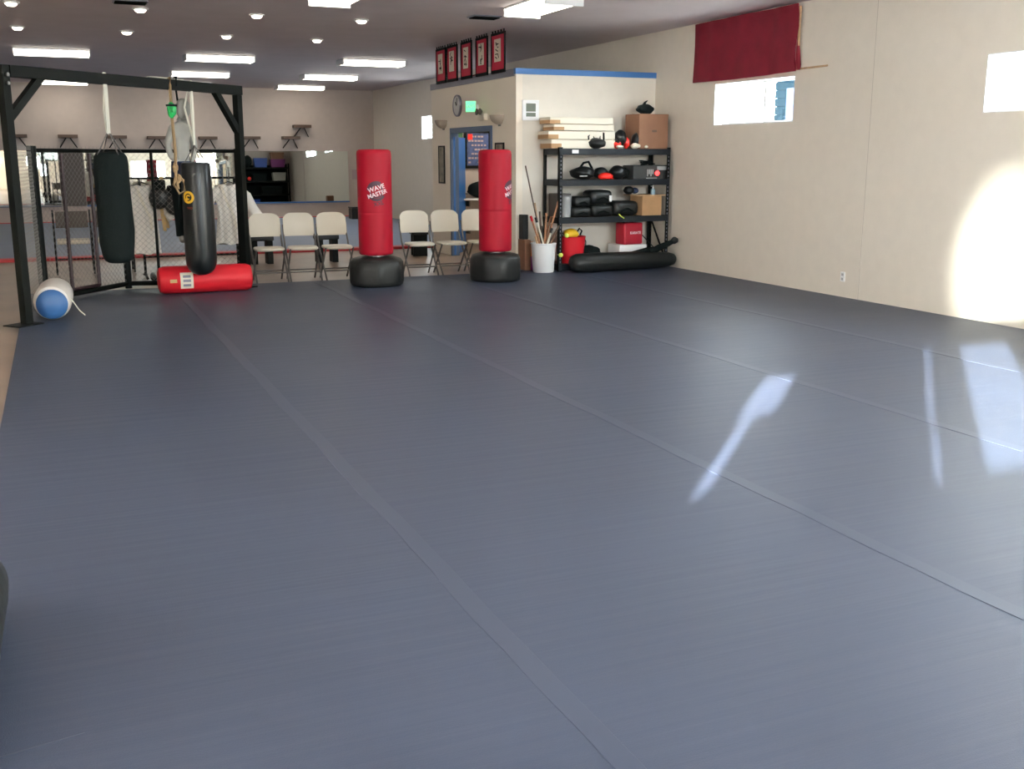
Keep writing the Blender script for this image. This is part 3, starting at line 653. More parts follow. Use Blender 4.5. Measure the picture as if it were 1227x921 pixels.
# ------------------------------------------------------------------ garment rack with white uniforms
e = empty('garment_rack', (1.62, 15.5, FZ), 'dark metal garment rack behind the fence', 'garment rack')
for x in (-.55, .72): MB().tube([(x, 0, .06), (x, 0, 1.36)], .018).build('upright', 'blackmetal', e, True)
for x in (-.55, .72): MB().tube([(x, -.28, .03), (x, 0, .07), (x, .28, .03)], .018).build('foot', 'blackmetal', e, True)
MB().tube([(-.8, 0, 1.37), (.9, 0, 1.37)], .015).build('rail', 'blackmetal', e, True)
MB().tube([(-.55, 0, .30), (.72, 0, .30)], .013).build('rail', 'blackmetal', e, True)
def gi(loc, rz, H, label, seed):
    g = empty('uniform_jacket', loc, label, 'jacket', rz); q = random.Random(seed)
    rings = []; n = 40
    for z, w, dd in ((0, .15, .07), (-.04, .19, .085), (-.18, .185, .09), (-.40, .165, .085), (-.62, .185, .09), (-H, .215, .10)):
        rings.append([Vector((w * math.cos(t) * (1 + .06 * math.sin(6 * t + z * 8)), dd * math.sin(t) * (1 + .25 * math.sin(9 * t + z * 5 + seed)), z + .015 * math.sin(5 * t))) for t in [2 * math.pi * k / n for k in range(n)]])
    MB().loft(rings).build('jacket_body', 'whitefab', g, True, 70)
    for s in (-1, 1):
        MB().tube([(s * .13, 0, -.06), (s * .24, -.01, -.16), (s * .31, -.03, -.32), (s * (.34 + .05 * q.random()), -.05, -.46)], [.065, .07, .07, .08], 14).build('sleeve', 'whitefab', g, True, 60)
    webbing([(-.10, -.085, 0), (-.04, -.115, -.22), (.05, -.115, -.42), (.07, -.11, -.60)], .035, .008, Vector((1, 0, 0))).build('lapel', 'foam', g)
    MB().tube([(-.19, 0, -.02), (0, 0, .045), (.19, 0, -.02)], .008, 6).build('hanger', 'blackmetal', g, True)
    MB().tube([(0, 0, .045), (0, 0, .11), (.02, 0, .125)], .004, 6).build('hanger_hook', 'greymetal', g, True)
    return g
gi((1.10, 15.5, 1.235), R(12), .92, 'white martial arts jacket on the rack between the two hanging bags', 1)
gi((2.26, 15.5, 1.235), R(-8), .82, 'white martial arts jacket right of the glossy hanging bag', 2)
gi((1.75, 15.5, 1.225), R(70), .80, 'white martial arts jacket turned edge-on in the middle of the rack', 5)
for x, w, lb in ((1.36, 'tan', 'tan belt draped from the middle of the garment rack'), (1.56, 'tan', 'tan belt draped beside the black gloves on the garment rack')):
    o = webbing([(x, 15.44, .62), (x - .03, 15.44, .95), (x, 15.46, 1.357), (x, 15.53, 1.357), (x + .03, 15.55, .9), (x + .05, 15.55, .65)], .045, .006, Vector((1, 0, 0))).build('belt', w); rebase(o, (x, 15.5, 1.35)); tag(o, lb, 'belt')
for x, z, s, lb in ((1.31, 1.10, 1, 'round black boxing glove hanging on the rack, left one of two'), (1.50, 1.02, 2, 'round black boxing glove hanging on the rack, right one of two')):
    e = empty('boxing_glove', (x, 15.38, z), lb, 'boxing glove', group='black gloves on the garment rack')
    b = MB(); b.ell((0, 0, -.02), (.09, .07, .11), noise=.05, seed=s); b.ell((.075, 0, .01), (.03, .035, .06)); b.build('glove_body', 'black', e, True)
    MB().lathe([(.055, .06), (.062, .07), (.06, .14), (.05, .15)], 18).build('cuff', 'blackmatte', e, True)
    MB().tube([(0, 0, .14), (0, .03, .16), (0, .08, (1.355 - z) / 1.45)], .005, 6).build('lace', 'blackmatte', e, True)
    e.scale = (1.45, 1.3, 1.45)
# shoes under the uniforms
for i, x in enumerate((1.15, 1.32, 2.30, 2.42)):
    o = MB().loft([[Vector((x + r * math.cos(t), 15.25 + yy, FZ + .002 + hh * (.5 + .5 * math.sin(t)))) for t in [2 * math.pi * k / 14 for k in range(14)]] for yy, r, hh in ((-.13, .02, .03), (-.10, .042, .05), (0, .045, .08), (.09, .038, .10), (.125, .02, .09))]).build('shoe', 'black', None, True)
    rebase(o, (x, 15.25, FZ)); tag(o, 'black shoe on the floor under the %s white jacket, %s one' % (('left', 'left', 'right', 'right')[i], ('left', 'right')[i % 2]), 'shoe', 'shoes under the garment rack')

# ------------------------------------------------------------------ shelves high on the back wall
for px, z, lb in ((-.76, 2.13, 'behind the left post of the bag frame'), (.42, 2.13, 'above the taupe panel'), (1.60, 2.12, 'above the matte black hanging bag'), (2.58, 2.11, 'behind the grey dummy'), (3.88, 2.11, 'left of the right post of the bag frame'), (5.02, 2.12, 'just right of the right post of the bag frame'), (6.10, 2.13, 'lower of the two overlapping at the right'), (6.42, 2.44, 'higher of the two overlapping at the right')):
    e = empty('wall_shelf', (px, YB, z), 'small dark wall shelf, ' + lb, 'wall shelf', group='small dark shelves high on the back wall')
    MB().bx(-.235, .235, -.30, 0, -.035, .045, .006).build('board', 'darkwood', e)
    b = MB(); 
    for s in (-1, 1): b.tube([(s * .05, -.2, -.04), (s * .20, -.02, -.27)], .014, 6)
    b.build('bracket', 'blackmetal', e, True)
o = MB().bx(7.83, 8.03, YB - .006, YB - .001, 1.0, 1.27).build('paper_notice', 'pinkpaper'); rebase(o, (7.93, YB - .003, 1.13)); tag(o, 'small faded pink notice on the back wall right of the mirrors', 'notice')
e = empty('storage_box', (7.45, 28.0, 0), 'small black box on the far mats beside the mirror wall', 'box')
MB().bx(-.22, .22, -.18, .18, 0, .28, .015).build('box_body', 'black', e); MB().bx(-.23, .23, -.19, .19, .282, .32, .01).build('lid', 'black', e)
o = MB().bx(7.52, 7.72, 27.9, 28.1, .322, .58, .02).build('carton', 'card'); rebase(o, (7.62, 28, .322)); tag(o, 'brown carton standing on the small black box', 'carton')

# reflected-only: rack with coloured bins against the back of the office, red drape
e = empty('storage_rack', (7.42, OY1 + .28, FZ), 'black rack of coloured bins behind the office, seen only in the mirror', 'rack')
for x in (-.88, .88):
    for y in (-.22, .22): MB().bx(x - .03, x + .03, y - .03, y + .03, 0, 1.95).build('post', 'blackmetal', e)
for z in (.25, .75, 1.25, 1.75): MB().bx(-.85, .85, -.22, .22, z, z + .06).build('shelf', 'blackmetal', e)
MB().bx(-.85, .85, -.245, -.235, .1, 1.9).build('back_panel', 'blackmatte', e)
def bin_(x, z, w, h, m, lb, y=OY1 + .30):
    o = MB().loft([[Vector((x + s * a, y + t * .18 * (a / w * 2), zz)) for s, t in ((-1, -1), (1, -1), (1, 1), (-1, 1))] for a, zz in ((w / 2 * .88, z), (w / 2, z + h))]).build('storage_bin', m); rebase(o, (x, y, z)); tag(o, lb, 'bin')
z4, z3, z2, z1 = FZ + 1.811, FZ + 1.311, FZ + .811, FZ + .311
bin_(7.27, z4, .5, .34, 'bluebin', 'blue bin on top of the rack seen in the mirror'); bin_(7.92, z4, .55, .30, 'purplebin', 'purple bin on top of the rack seen in the mirror')
bin_(7.92, z4 + .302, .5, .25, 'card', 'brown carton on the purple bin seen in the mirror')
bin_(7.22, z3, .5, .26, 'blackmatte', 'black bin on the middle shelf seen in the mirror'); bin_(7.95, z3, .5, .3, 'grey', 'grey bin on the middle shelf seen in the mirror')
bin_(6.92, z1, .5, .3, 'bluebin', 'blue bin on the bottom shelf seen in the mirror'); bin_(7.65, z2, .8, .3, 'blackmatte', 'long black bin on a shelf seen in the mirror')
o = MB().ell((6.82, OY1 + .3, z4 + .225), (.16, .15, .22), noise=.05).build('gym_sack', 'blackmatte', None, True); rebase(o, (6.82, OY1 + .3, z4)); tag(o, 'rounded dark sack on top of the rack seen in the mirror', 'sack')
o = MB().ell((6.82, OY1 + .42, z3 + .075), (.07, .07, .072)).build('ball', 'scarlet', None, True); rebase(o, (6.82, OY1 + .42, z3)); tag(o, 'small scarlet ball on the rack seen in the mirror', 'ball')
b = MB(); b.loft([[Vector((XW - .005 - .03 * math.sin(j * .9) ** 2, 22.7 + j * .093, 2.35 + .012 * j)), Vector((XW - .02 - .03 * math.sin(j * .9) ** 2, 22.7 + j * .093, 2.35 + .012 * j)), Vector((XW - .02 - .03 * math.sin(j * .9) ** 2, 22.7 + j * .093, 2.6)), Vector((XW - .005 - .03 * math.sin(j * .9) ** 2, 22.7 + j * .093, 2.6))] for j in range(13)])
o = b.build('wall_drape', 'redcloth'); rebase(o, (XW, 24, 2.4)); tag(o, 'long red drape between two far windows, seen only in the mirror', 'drape')

# ------------------------------------------------------------------ right wall: red curtain, rod, socket
cy0, cy1 = 10.98, 13.30; b = MB(); n = 70; rings = []
for j in range(n + 1):
    y = cy0 + (cy1 - cy0) * j / n; u = j / n
    x = XW - .055 - .010 * math.sin(u * 17) - .006 * math.sin(u * 41 + 1)
    zb = 2.645 - .012 * math.sin(u * math.pi) ; zt_ = 3.435
    if u < .02: zb += .0
    col = [Vector((x - .012 * math.sin(3 * k / 6 + u * 9), y + (.03 * math.sin(k * 1.1) if u < .03 else 0), zb + (zt_ - zb) * k / 6)) for k in range(7)]
    rings.append(col + [Vector((c_.x + .010, c_.y, c_.z)) for c_ in reversed(col)])
b.loft(rings); e = empty('red_curtain', (XW, 12.1, 3.44), 'large dark red cloth hung high on the right wall above the sliding window', 'curtain')
o = b.build('cloth', 'redcloth', e, True, 70); o.data.transform(Matrix.Translation(-Vector(e.location)))
o = MB().bar((XW - .045, cy0 - .01, 2.66), (XW - .03, cy0 + .0, 3.40), .03, .02).build('hanging_batten', 'wood2', e); o.data.transform(Matrix.Translation(-Vector(e.location)))
b = MB().loft([[Vector((XW - .03, cy0 + .02, 2.66)), Vector((XW - .02, cy0 - .045, 2.66)), Vector((XW - .015, cy0 - .045, 2.72)), Vector((XW - .03, cy0, 3.05))], [Vector((XW - .055, cy0 + .02, 2.66)), Vector((XW - .05, cy0 - .045, 2.665)), Vector((XW - .05, cy0 - .045, 2.72)), Vector((XW - .055, cy0, 3.05))]])
o = b.build('cloth_fold', 'redcloth', e); o.data.transform(Matrix.Translation(-Vector(e.location)))
o = MB().tube([(XW - .018, 10.44, 2.672), (XW - .018, 13.2, 2.665)], .012, 8).build('curtain_rod', 'wood2', None, True); rebase(o, (XW - .02, 11.8, 2.66)); tag(o, 'thin wooden rod sticking out from the lower hem of the red curtain', 'rod')
e = empty('wall_socket', (XW, 9.95, .235), 'small white socket plate low on the right wall', 'wall socket')
MB().box((-.004, 0, 0), (.008, .075, .115), bev=.002).build('plate', 'white', e)
for s in (-1, 1): MB().box((-.010, 0, s * .026), (.005, .035, .03), bev=.001).build('outlet', 'silver', e)

# ------------------------------------------------------------------ office walls
e = empty('thermometer_clock', (6.42, OY0 - .001, 2.28), 'square white framed digital wall clock on the office front wall', 'clock')
MB().box((0, -.015, 0), (.26, .03, .285), bev=.008).build('frame', 'white', e)
MB().bx(-.075, .075, -.034, -.029, -.02, .095).build('upper_display', 'lcd', e); MB().bx(-.075, .075, -.034, -.029, -.09, -.035).build('lower_display', 'lcd', e)
e = empty('wall_clock', (OX - .001, 16.78, 2.44), 'round dark wall clock high on the office side wall', 'clock')
MB().lathe([(0, 0), (.17, 0), (.175, -.03), (.165, -.045), (.15, -.03)], 32, axis='X').build('rim', 'greytrim', e, True)
MB().lathe([(0, -.028), (.15, -.028), (.15, -.033), (0, -.033)], 32, axis='X').build('face', 'silver', e)
b = MB(); b.bar((-.036, 0, 0), (-.036, .06, .06), .012, .004); b.bar((-.038, 0, 0), (-.038, -.02, .12), .009, .004); b.build('hands', 'ink', e)
e = empty('exit_sign', (OX - .001, 15.92, 2.39), 'lit green exit sign on the office side wall beside the clock', 'exit sign')
MB().box((-.11, .0, 0), (.03, .17, .17), rotz(R(50)), .005).build('housing', 'white', e)
b = MB(); M3 = rotz(R(50)); b.box(Vector((-.11, .0, 0)) + M3 @ Vector((-.018, 0, 0)), (.006, .155, .155), M3); b.build('lit_panel', 'greenlit', e)
b = MB(); b.text('EXIT', .06, lambda u, v, w: Vector((-.11, .0, 0)) + M3 @ Vector((-.0225, -u, v)), .001); b.build('lettering', 'white', e)
MB().bx(-.08, 0, -.03, .03, -.03, .03).build('wall_mount', 'white', e)
e = empty('emergency_light', (OX - .001, 15.62, 2.22), 'white emergency light unit below the exit sign', 'emergency light')
MB().box((-.035, 0, 0), (.07, .26, .10), bev=.01).build('housing', 'foam', e)
for s in (-1, 1): MB().lathe([(.02, -.07), (.05, -.10), (.05, -.115), (0, -.115)], 16, (0, s * .07, .08), 'X').build('lamp_head', 'greycushion', e, True)
for y, lb in ((17.5, 'small half-bowl wall sconce left of the doorway'), (15.0, 'small half-bowl wall sconce right of the doorway')):
    e = empty('wall_sconce', (OX - .001, y, 2.13), lb, 'wall lamp', group='half-bowl sconces')
    rings = []
    for i in range(8):
        a = i / 7 * math.pi / 2; r = .15 * math.sin(a) + .01; z = .10 - .14 * math.cos(a) + .0
        rings.append([Vector((-r * math.sin(t), r * math.cos(t), z)) for t in [math.pi * k / 14 for k in range(15)]])
    MB().loft(rings).build('bowl', mat('sconce_ceramic', (.36, .30, .24), .6), e, True); MB().box((-.01, 0, -.02), (.02, .06, .08)).build('wall_plate', 'greymetal', e)
for y, z0, z1, w, lb in ((17.62, 1.17, 1.81, .30, 'tall narrow framed picture left of the office doorway'), (15.0, 1.2, 1.83, .34, 'framed picture right of the office doorway, mostly behind the red standing bag')):
    e = empty('framed_picture', (OX - .001, y, z0), lb, 'picture'); H = z1 - z0
    b = MB(); t = .025; b.bx(-.02, 0, -w / 2, w / 2, 0, t).bx(-.02, 0, -w / 2, w / 2, H - t, H).bx(-.02, 0, -w / 2, -w / 2 + t, t, H - t).bx(-.02, 0, w / 2 - t, w / 2, t, H - t); b.build('frame', 'blackmetal', e)
    MB().bx(-.012, -.002, -w / 2 + t, w / 2 - t, t, H - t).build('print', mat('faded_print', (.22, .19, .14), .5, var=.5, vscale=9), e)
# banners
BN = ['farthest', 'second from the far end', 'middle', 'second nearest', 'nearest']
for i, (a, c_) in enumerate([(17.27, 17.73), (16.72, 17.18), (16.07, 16.52), (15.40, 15.86), (14.72, 15.22)]):
    w = c_ - a; z1 = 3.40; z0 = 2.83; x = OX - .04
    e = empty('banner', (x, (a + c_) / 2, z1), 'red calligraphy banner above the office side wall, %s of five' % BN[i], 'banner', group='five red calligraphy banners')
    H = z1 - z0; q = w / 2
    def wav(y, z): return .006 * math.sin(z * 9 + i) + .004 * math.sin(y * 14)
    b = MB(); rings = []
    for k in range(9):
        z = -H * k / 8; rings.append([Vector((wav(s, z) - .003, s, z)) for s in (-q, -q / 2, 0, q / 2, q)] + [Vector((wav(s, z) + .003, s, z)) for s in (q, q / 2, 0, -q / 2, -q)])
    b.loft(rings).build('cloth', mat('banner_red', (.50, .012, .045), .75), e)
    b = MB()
    for s in (-1, 1): b.bx(-.012, .012, s * q - .010, s * q + .010, -H, 0)
    b.bx(-.013, .013, -q, q, -.035, 0).bx(-.013, .013, -q, q, -H, -H + .045)
    for k in range(5): b.bx(-.008, .008, -q + .02 + k * (w - .06) / 4, -q + .038 + k * (w - .06) / 4, 0, .035)
    b.build('black_border', 'blackmatte', e)
    MB().bx(-.016, -.009, -q * .48, q * .48, -H * .72, -H * .16).build('paper_panel', 'cream', e)
    b = MB(); g = random.Random(20 + i)
    for k in range(9):
        cy = g.uniform(-.045, .045); cz = -H * .44 + g.uniform(-.12, .12); L = g.uniform(.04, .10); a_ = g.choice([0, 0, 90, 60, -50, 20])
        b.box((-.018, cy, cz), (.003, L, .014), Matrix.Rotation(R(a_), 3, 'X'))
    b.build('brush_marks', 'ink', e)
e = empty('practice_sword', (OX + .02, 16.3, OZ + .07), 'blue and red practice stick lying on top of the office wall under the banners', 'stick')
MB().tube([(0, .72, .014), (0, .1, .016)], .013, 8).build('blue_grip', 'bluevinyl', e, True); MB().tube([(0, .1, .016), (0, -.7, .03)], .011, 8).build('stick_shaft', 'redcloth', e, True)

# office interior
iy = OY1 - .1
e = empty('framed_poster', (7.02, iy - .001, 1.42), 'dark framed blue photo collage poster inside the office', 'poster')
b = MB(); b.bx(-.26, .26, -.03, 0, 0, .05).bx(-.26, .26, -.03, 0, .62, .67).bx(-.26, -.21, -.03, 0, .05, .62).bx(.21, .26, -.03, 0, .05, .62); b.build('frame', 'blackmetal', e)
MB().bx(-.21, .21, -.015, -.002, .05, .62).build('print', mat('blue_collage', (.06, .09, .22), .5, var=.4, vscale=12), e)
b = MB(); g = random.Random(5)
for r in range(7):
    for k in range(6):
        if g.random() < .75: b.bx(-.18 + k * .06, -.145 + k * .06 + g.random() * .015, -.018, -.0155, .09 + r * .075, .12 + r * .075)
b.build('pale_photos', 'pinkpaper', e); MB().bx(-.19, -.10, -.019, -.0165, .50, .60).build('red_photo', 'scarlet', e)
o = MB().bx(6.64, 6.72, iy - .05, iy - .002, 1.45, 2.05).build('pennant', mat('green_patterned_cloth', (.05, .12, .05), .8, var=.6, vscale=10)); rebase(o, (6.68, iy, 1.45)); tag(o, 'narrow green pennant beside the blue door inside the office', 'pennant')
for n, z in enumerate((.90, .42)):
    e = empty('office_shelf', (7.35, iy, z), ('upper', 'lower')[n] + ' white shelf inside the office doorway', 'shelf')
    MB().bx(-.75, .75, -.36, -.001, -.03, 0, .003).build('board', 'white', e)
    for s in (-.6, .6): MB().bx(s - .01, s + .01, -.3, -.001, -.14, -.031).build('bracket', 'greymetal', e)
e = empty('duffel_bag', (7.05, iy - .2, .901), 'black and grey duffel bag on the upper shelf inside the office', 'bag')
b = MB(); b.ell((0, 0, .15), (.30, .15, .15), noise=.06, seed=2); b.ell((.12, 0, .26), (.13, .11, .12), noise=.1, seed=4); b.build('bag_body', 'blackmatte', e, True)
b = MB(); b.ell((-.06, -.145, .18), (.06, .012, .02)); b.ell((-.06, -.15, .08), (.06, .012, .02)); b.build('grey_patches', 'silver', e, True)
e = empty('drink_bottle', (6.90, iy - .2, .421), 'green drink bottle on the lower shelf inside the office', 'bottle')
MB().lathe([(0, 0), (.04, 0), (.04, .17), (.025, .20)], 18).build('bottle_body', 'green', e, True); MB().lathe([(.027, .20), (.027, .25), (0, .25)], 14).build('cap', 'blackmatte', e, True)
e = empty('helmet', (7.10, iy - .2, .421), 'dark blue helmet on the lower shelf inside the office', 'helmet')
MB().ell((0, 0, .12), (.13, .15, .12)).build('shell', 'bluebin', e, True); MB().tube([(-.11, -.05, .06), (0, -.14, .03), (.11, -.05, .06)], .012, 8).build('chin_strap', 'blackmatte', e, True)
for y, lb in ((15.6, 'ceiling light inside the office, nearer one'), (17.2, 'ceiling light inside the office, farther one')):
    light_fix(7.3, y, 0, 1.22, .55, lb, None).location.z = OZ - .08

# ------------------------------------------------------------------ black steel rack by the office front wall
def RX(px): return 6.65 + (px - 672) * .01325
def RZ(py): return 1.715 - (py - 180) * .01182
ry0, ry1 = 13.78, 14.32; rx0, rx1 = 6.60, 8.42; SH = [1.735, 1.30, .77, .10]
e = empty('storage_rack', ((rx0 + rx1) / 2, (ry0 + ry1) / 2, 0), 'black boltless steel rack full of gear in the corner beside the right wall', 'rack')
hx = (rx1 - rx0) / 2; hy = (ry1 - ry0) / 2
for sx in (-1, 1):
    for sy in (-1, 1):
        b = MB(); x, y = sx * hx, sy * hy
        b.bx(min(x, x - sx * .055), max(x, x - sx * .055), min(y, y - sy * .006), max(y, y - sy * .006), 0, 1.755)
        b.bx(min(x, x - sx * .006), max(x, x - sx * .006), min(y, y - sy * .05), max(y, y - sy * .05), 0, 1.755)
        b.build('post', 'blackmetal', e)
b = MB()
for sx in (-1, 1):
    for k in range(30): b.box((sx * (hx - .028), -hy - .001, .08 + k * .055), (.012, .003, .028))
b.build('slots', 'greytrim', e)
for z in SH:
    f = MB(); f.bx(-hx + .005, hx - .005, -hy - .004, -hy + .02, z - .085, z).bx(-hx + .005, hx - .005, hy - .02, hy + .004, z - .085, z)
    f.bx(-hx, -hx + .02, -hy, hy, z - .085, z).bx(hx - .02, hx, -hy, hy, z - .085, z); f.build('shelf_beam', mat('dark_blue_black_steel', (.009, .013, .018), .5, spec=.25), e)
    MB().bx(-hx + .02, hx - .02, -hy + .02, hy - .02, z - .03, z - .004).build('shelf_board', 'darkwood', e)
b = MB(); b.bar((hx - .04, -hy + .02, .12), (hx - .42, hy - .02, .70), .03, .006); b.bar((hx - .015, -hy + .03, .1), (hx - .015, hy - .03, .72), .03, .006); b.build('brace', 'blackmetal', e)
MB().bx(-hx + .20, -hx + .30, -hy - .008, -hy - .004, 1.67, 1.72).build('price_sticker', 'white', e, label='small white sticker')
ym = (ry0 + ry1) / 2
# level 1 (top)
for n, (x0, x1, z0, h, lb) in enumerate([(RX(663), RX(742), 1.736, .13, 'lowest long cream foam block in the pile on top of the rack'), (RX(660), RX(741), 1.867, .12, 'second cream foam block up in the pile on top of the rack'), (RX(666), RX(739), 1.988, .09, 'third cream foam block up in the pile on top of the rack'), (RX(662), RX(738), 2.079, .10, 'topmost cream foam block of the pile on the rack')]):
    e = empty('foam_block', ((x0 + x1) / 2, ym + .02, z0), lb, 'foam block', group='cream foam blocks on the rack'); q = (x1 - x0) / 2
    MB().bx(-q, q, -.17 + .02 * (n % 2), .20, 0, h - .006, .012).build('block', 'foam', e, True)
    MB().bx(-q - .003, -q + .16, -.174 + .02 * (n % 2), .20, .004, h * .55, .004).build('brown_sleeve', 'card2', e, label='tan cardboard sleeve at the left end')
def gear(name, x, y, z, parts, label, cat, m='black'):
    e = empty(name, (x, y, z), label, cat)
    for pn, mm, fn in parts:
        b = MB(); fn(b); b.build(pn, mm, e, True)
    return e
def straps(b, w=.1, h=.15):
    b.tube([(-w, 0, .06), (-w * 1.1, 0, h * .8), (-w * .6, .02, h), (-w * .25, 0, h * .6)], .012, 8); b.tube([(w, 0, .06), (w * .95, 0, h), (w * .6, .02, h * 1.1), (w * .4, 0, h * .5)], .014, 8)
gear('head_guard', RX(718), ry0 + .14, 1.736, [('padding', 'black', lambda b: b.ell((0, 0, .075), (.145, .11, .075), noise=.06)), ('straps', 'blackmatte', lambda b: straps(b, .12, .22))], 'black head guard with upright strap loops in front of the foam blocks', 'head guard')
def glove_fn(b): b.ell((0, 0, .15), (.095, .10, .12), noise=.05, seed=9); b.ell((-.07, -.04, .10), (.035, .05, .06))
gear('boxing_glove', RX(748), ry0 + .16, 1.736, [('glove_body', 'black', glove_fn), ('cuff', 'scarlet', lambda b: (b.ell((-.07, -.03, .06), (.06, .07, .055), noise=.1), b.ell((.09, -.03, .085), (.04, .05, .08), noise=.1))), ('white_trim', 'foam', lambda b: b.ell((-.05, -.09, .03), (.06, .03, .025)))], 'black boxing glove with red cuff on top of the rack', 'boxing glove')
gear('boxing_glove', RX(769), ry0 + .15, 1.736, [('glove_body', 'blacksmooth', lambda b: b.ell((.02, 0, .125), (.115, .09, .12), Matrix.Rotation(R(25), 3, 'Y'), noise=.05)), ('cuff', 'foam', lambda b: (b.ell((-.06, -.06, .04), (.08, .05, .038), noise=.1), b.ell((.11, -.06, .03), (.04, .04, .028))))], 'black boxing glove with cream cuff leaning beside the cardboard box', 'boxing glove')
e = empty('cardboard_box', (8.16, ym, 1.736), 'large brown cardboard box on top of the rack in the corner', 'cardboard box', R(2))
MB().bx(-.25, .25, -.2, .2, 0, .50, .01).build('box_body', 'card', e); MB().bx(-.251, .251, -.005, .005, .495, .503).build('flap_seam', 'card2', e); MB().bx(-.03, .05, -.203, -.2, .24, .27).build('hand_hole', 'darkwood', e)
gear('cloth_bag', RX(781), ym - .05, 2.241, [('bag_body', 'blackmatte', lambda b: b.ell((0, 0, .065), (.14, .10, .075), noise=.09, seed=5)), ('tied_neck', 'blackmatte', lambda b: b.tube([(-.02, 0, .12), (.0, 0, .16), (.04, 0, .19)], [.03, .018, .006], 8))], 'small black bag on top of the large cardboard box', 'bag')
# level 2
z = 1.301
gear('gear_bag', RX(705), ym - .05, z, [('bag_body', 'black', lambda b: b.ell((0, 0, .09), (.19, .14, .09), noise=.08, seed=3)), ('handle', 'blackmatte', lambda b: b.tube([(-.06, 0, .15), (.0, -.02, .235), (.08, -.02, .25), (.14, 0, .17), (.17, 0, .10)], .017, 8)), ('light_strip', 'silver', lambda b: b.box((-.06, -.135, .05), (.12, .01, .012)))], 'black gear bag with looped handle on the second shelf, left', 'bag')
gear('cap', RX(729), ry0 + .12, z, [('dome', 'scarlet', lambda b: b.ell((0, 0, .042), (.115, .10, .055), noise=.02)), ('brim', 'scarlet', lambda b: b.ell((0, -.09, .014), (.08, .07, .010)))], 'bright red dome-shaped cap on the second shelf', 'cap')
gear('head_guard', RX(731), ym + .05, z, [('padding', 'black', lambda b: b.ell((0, 0, .085), (.12, .11, .09), noise=.06, seed=12)), ('chin_strap', 'blackmatte', lambda b: b.tube([(-.1, -.05, .05), (0, -.13, .03), (.1, -.05, .05)], .012, 8))], 'black head guard behind the bright red cap', 'head guard')
gear('head_guard', RX(749), ym - .03, z, [('padding', 'blacksmooth', lambda b: b.ell((0, 0, .095), (.135, .12, .10), noise=.06, seed=6)), ('chin_strap', 'blackmatte', lambda b: b.tube([(.07, -.08, .16), (.14, -.09, .12), (.13, -.08, .03)], .014, 8))], 'black padded head guard between the red cap and the stereo', 'head guard')
e = empty('stereo', (RX(784), ym - .05, z), 'black and silver stereo unit with a red light on the second shelf', 'stereo')
MB().bx(-.30, .285, -.16, .16, 0, .20, .01).build('case', mat('dark_grey_plastic', (.03, .034, .035), .35), e); MB().bx(.10, .27, -.168, -.16, .13, .185).build('silver_panel', 'silver', e)
MB().lathe([(.034, -.162), (.034, -.175), (0, -.18)], 18, (.10, 0, .085), 'Y').build('red_light', 'redled', e, True)
b = MB()
for k in range(4): b.bx(-.07 + k * .03, -.055 + k * .03, -.167, -.16, .04 + .03 * (k % 2), .14)
b.bx(-.08, .10, -.166, -.16, .008, .02); b.build('buttons', 'silver', e)
gear('cable_heap', RX(786), ym - .04, z + .201, [('cables', 'blackmatte', lambda b: [b.tube([(.13 * math.cos(t * .7 + k), .08 * math.sin(t * .9 + k), .015 + .02 * k + .01 * math.sin(t)) for t in range(9)], .011, 6) for k in range(3)])], 'heap of black cable on top of the stereo', 'cable')
# level 3
z = .771
o = MB().bx(rx0 + .06, rx0 + .28, ym - .1, ym + .2, z, z + .33, .01).build('dark_carton', 'taupe'); rebase(o, (rx0 + .17, ym, z)); tag(o, 'dark brown carton at the left end of the third shelf', 'carton')
o = MB().loft([[Vector((RX(682) + r * math.cos(t), ry0 + .15 + r * .8 * math.sin(t), zz)) for t in [2 * math.pi * k / 24 for k in range(24)]] for r, zz in ((.075, z), (.09, z + .30), (.095, z + .305))]).build('waste_bin', 'silver', None, True); rebase(o, (RX(682), ry0 + .15, z)); tag(o, 'small pale grey bin at the left of the third shelf', 'bin')
def pad(x, zz, w, h, dd, lb, s, y=ym - .05):
    e = empty('kick_shield', (x, y, zz), lb, 'pad', group='black pads piled on the third shelf')
    MB().box((0, 0, h / 2), (w, dd, h * .96), bev=h * .40).build('pad_body', 'black', e, True); MB().tube([(-w * .25, -dd / 2 - .004, h * .3), (0, -dd / 2 - .03, h * .5), (w * .25, -dd / 2 - .004, h * .3)], .012, 8).build('handle', 'blackmatte', e, True)
    return e
pad(RX(699), z, .30, .14, .34, 'black foam pad at the lower left of the pad pile', 1); pad(RX(700), z + .142, .27, .15, .32, 'black foam pad at the upper left of the pad pile', 2)
pad(RX(724), z, .36, .17, .34, 'black foam pad at the lower middle of the pad pile', 3); p = pad(RX(723), z + .172, .36, .21, .34, 'glossy black pad with a white tag at the top of the pad pile', 4)
MB().bx(.11, .15, -.178, -.17, .04, .13).build('white_tag', 'white', p)
pad(RX(754), z, .42, .22, .34, 'rounded black pad beside the light cardboard box', 5)
o = MB().tube([(RX(741), ry0 - .012, z + .03), (RX(744), ry0 - .014, z - .0), (RX(748), ry0 - .012, z - .03)], .009, 6).build('yellow_tag', 'ball', None, True); rebase(o, (RX(744), ry0, z)); tag(o, 'thin yellow-green strap dangling from the third shelf', 'strap')
e = empty('cardboard_box', (RX(786), ym - .08, z), 'light brown cardboard box on the third shelf, right end', 'cardboard box', R(3))
MB().bx(-.20, .14, -.17, .17, 0, .285, .006).build('box_body', 'card2', e); MB().bx(-.30, .235, -.19, .20, .287, .302, .002).build('lid_board', 'wood2', e)
e = empty('soap_dispenser', (RX(787), ry0 + .06, z + .303), 'clear pump bottle with white top on the light cardboard box', 'bottle')
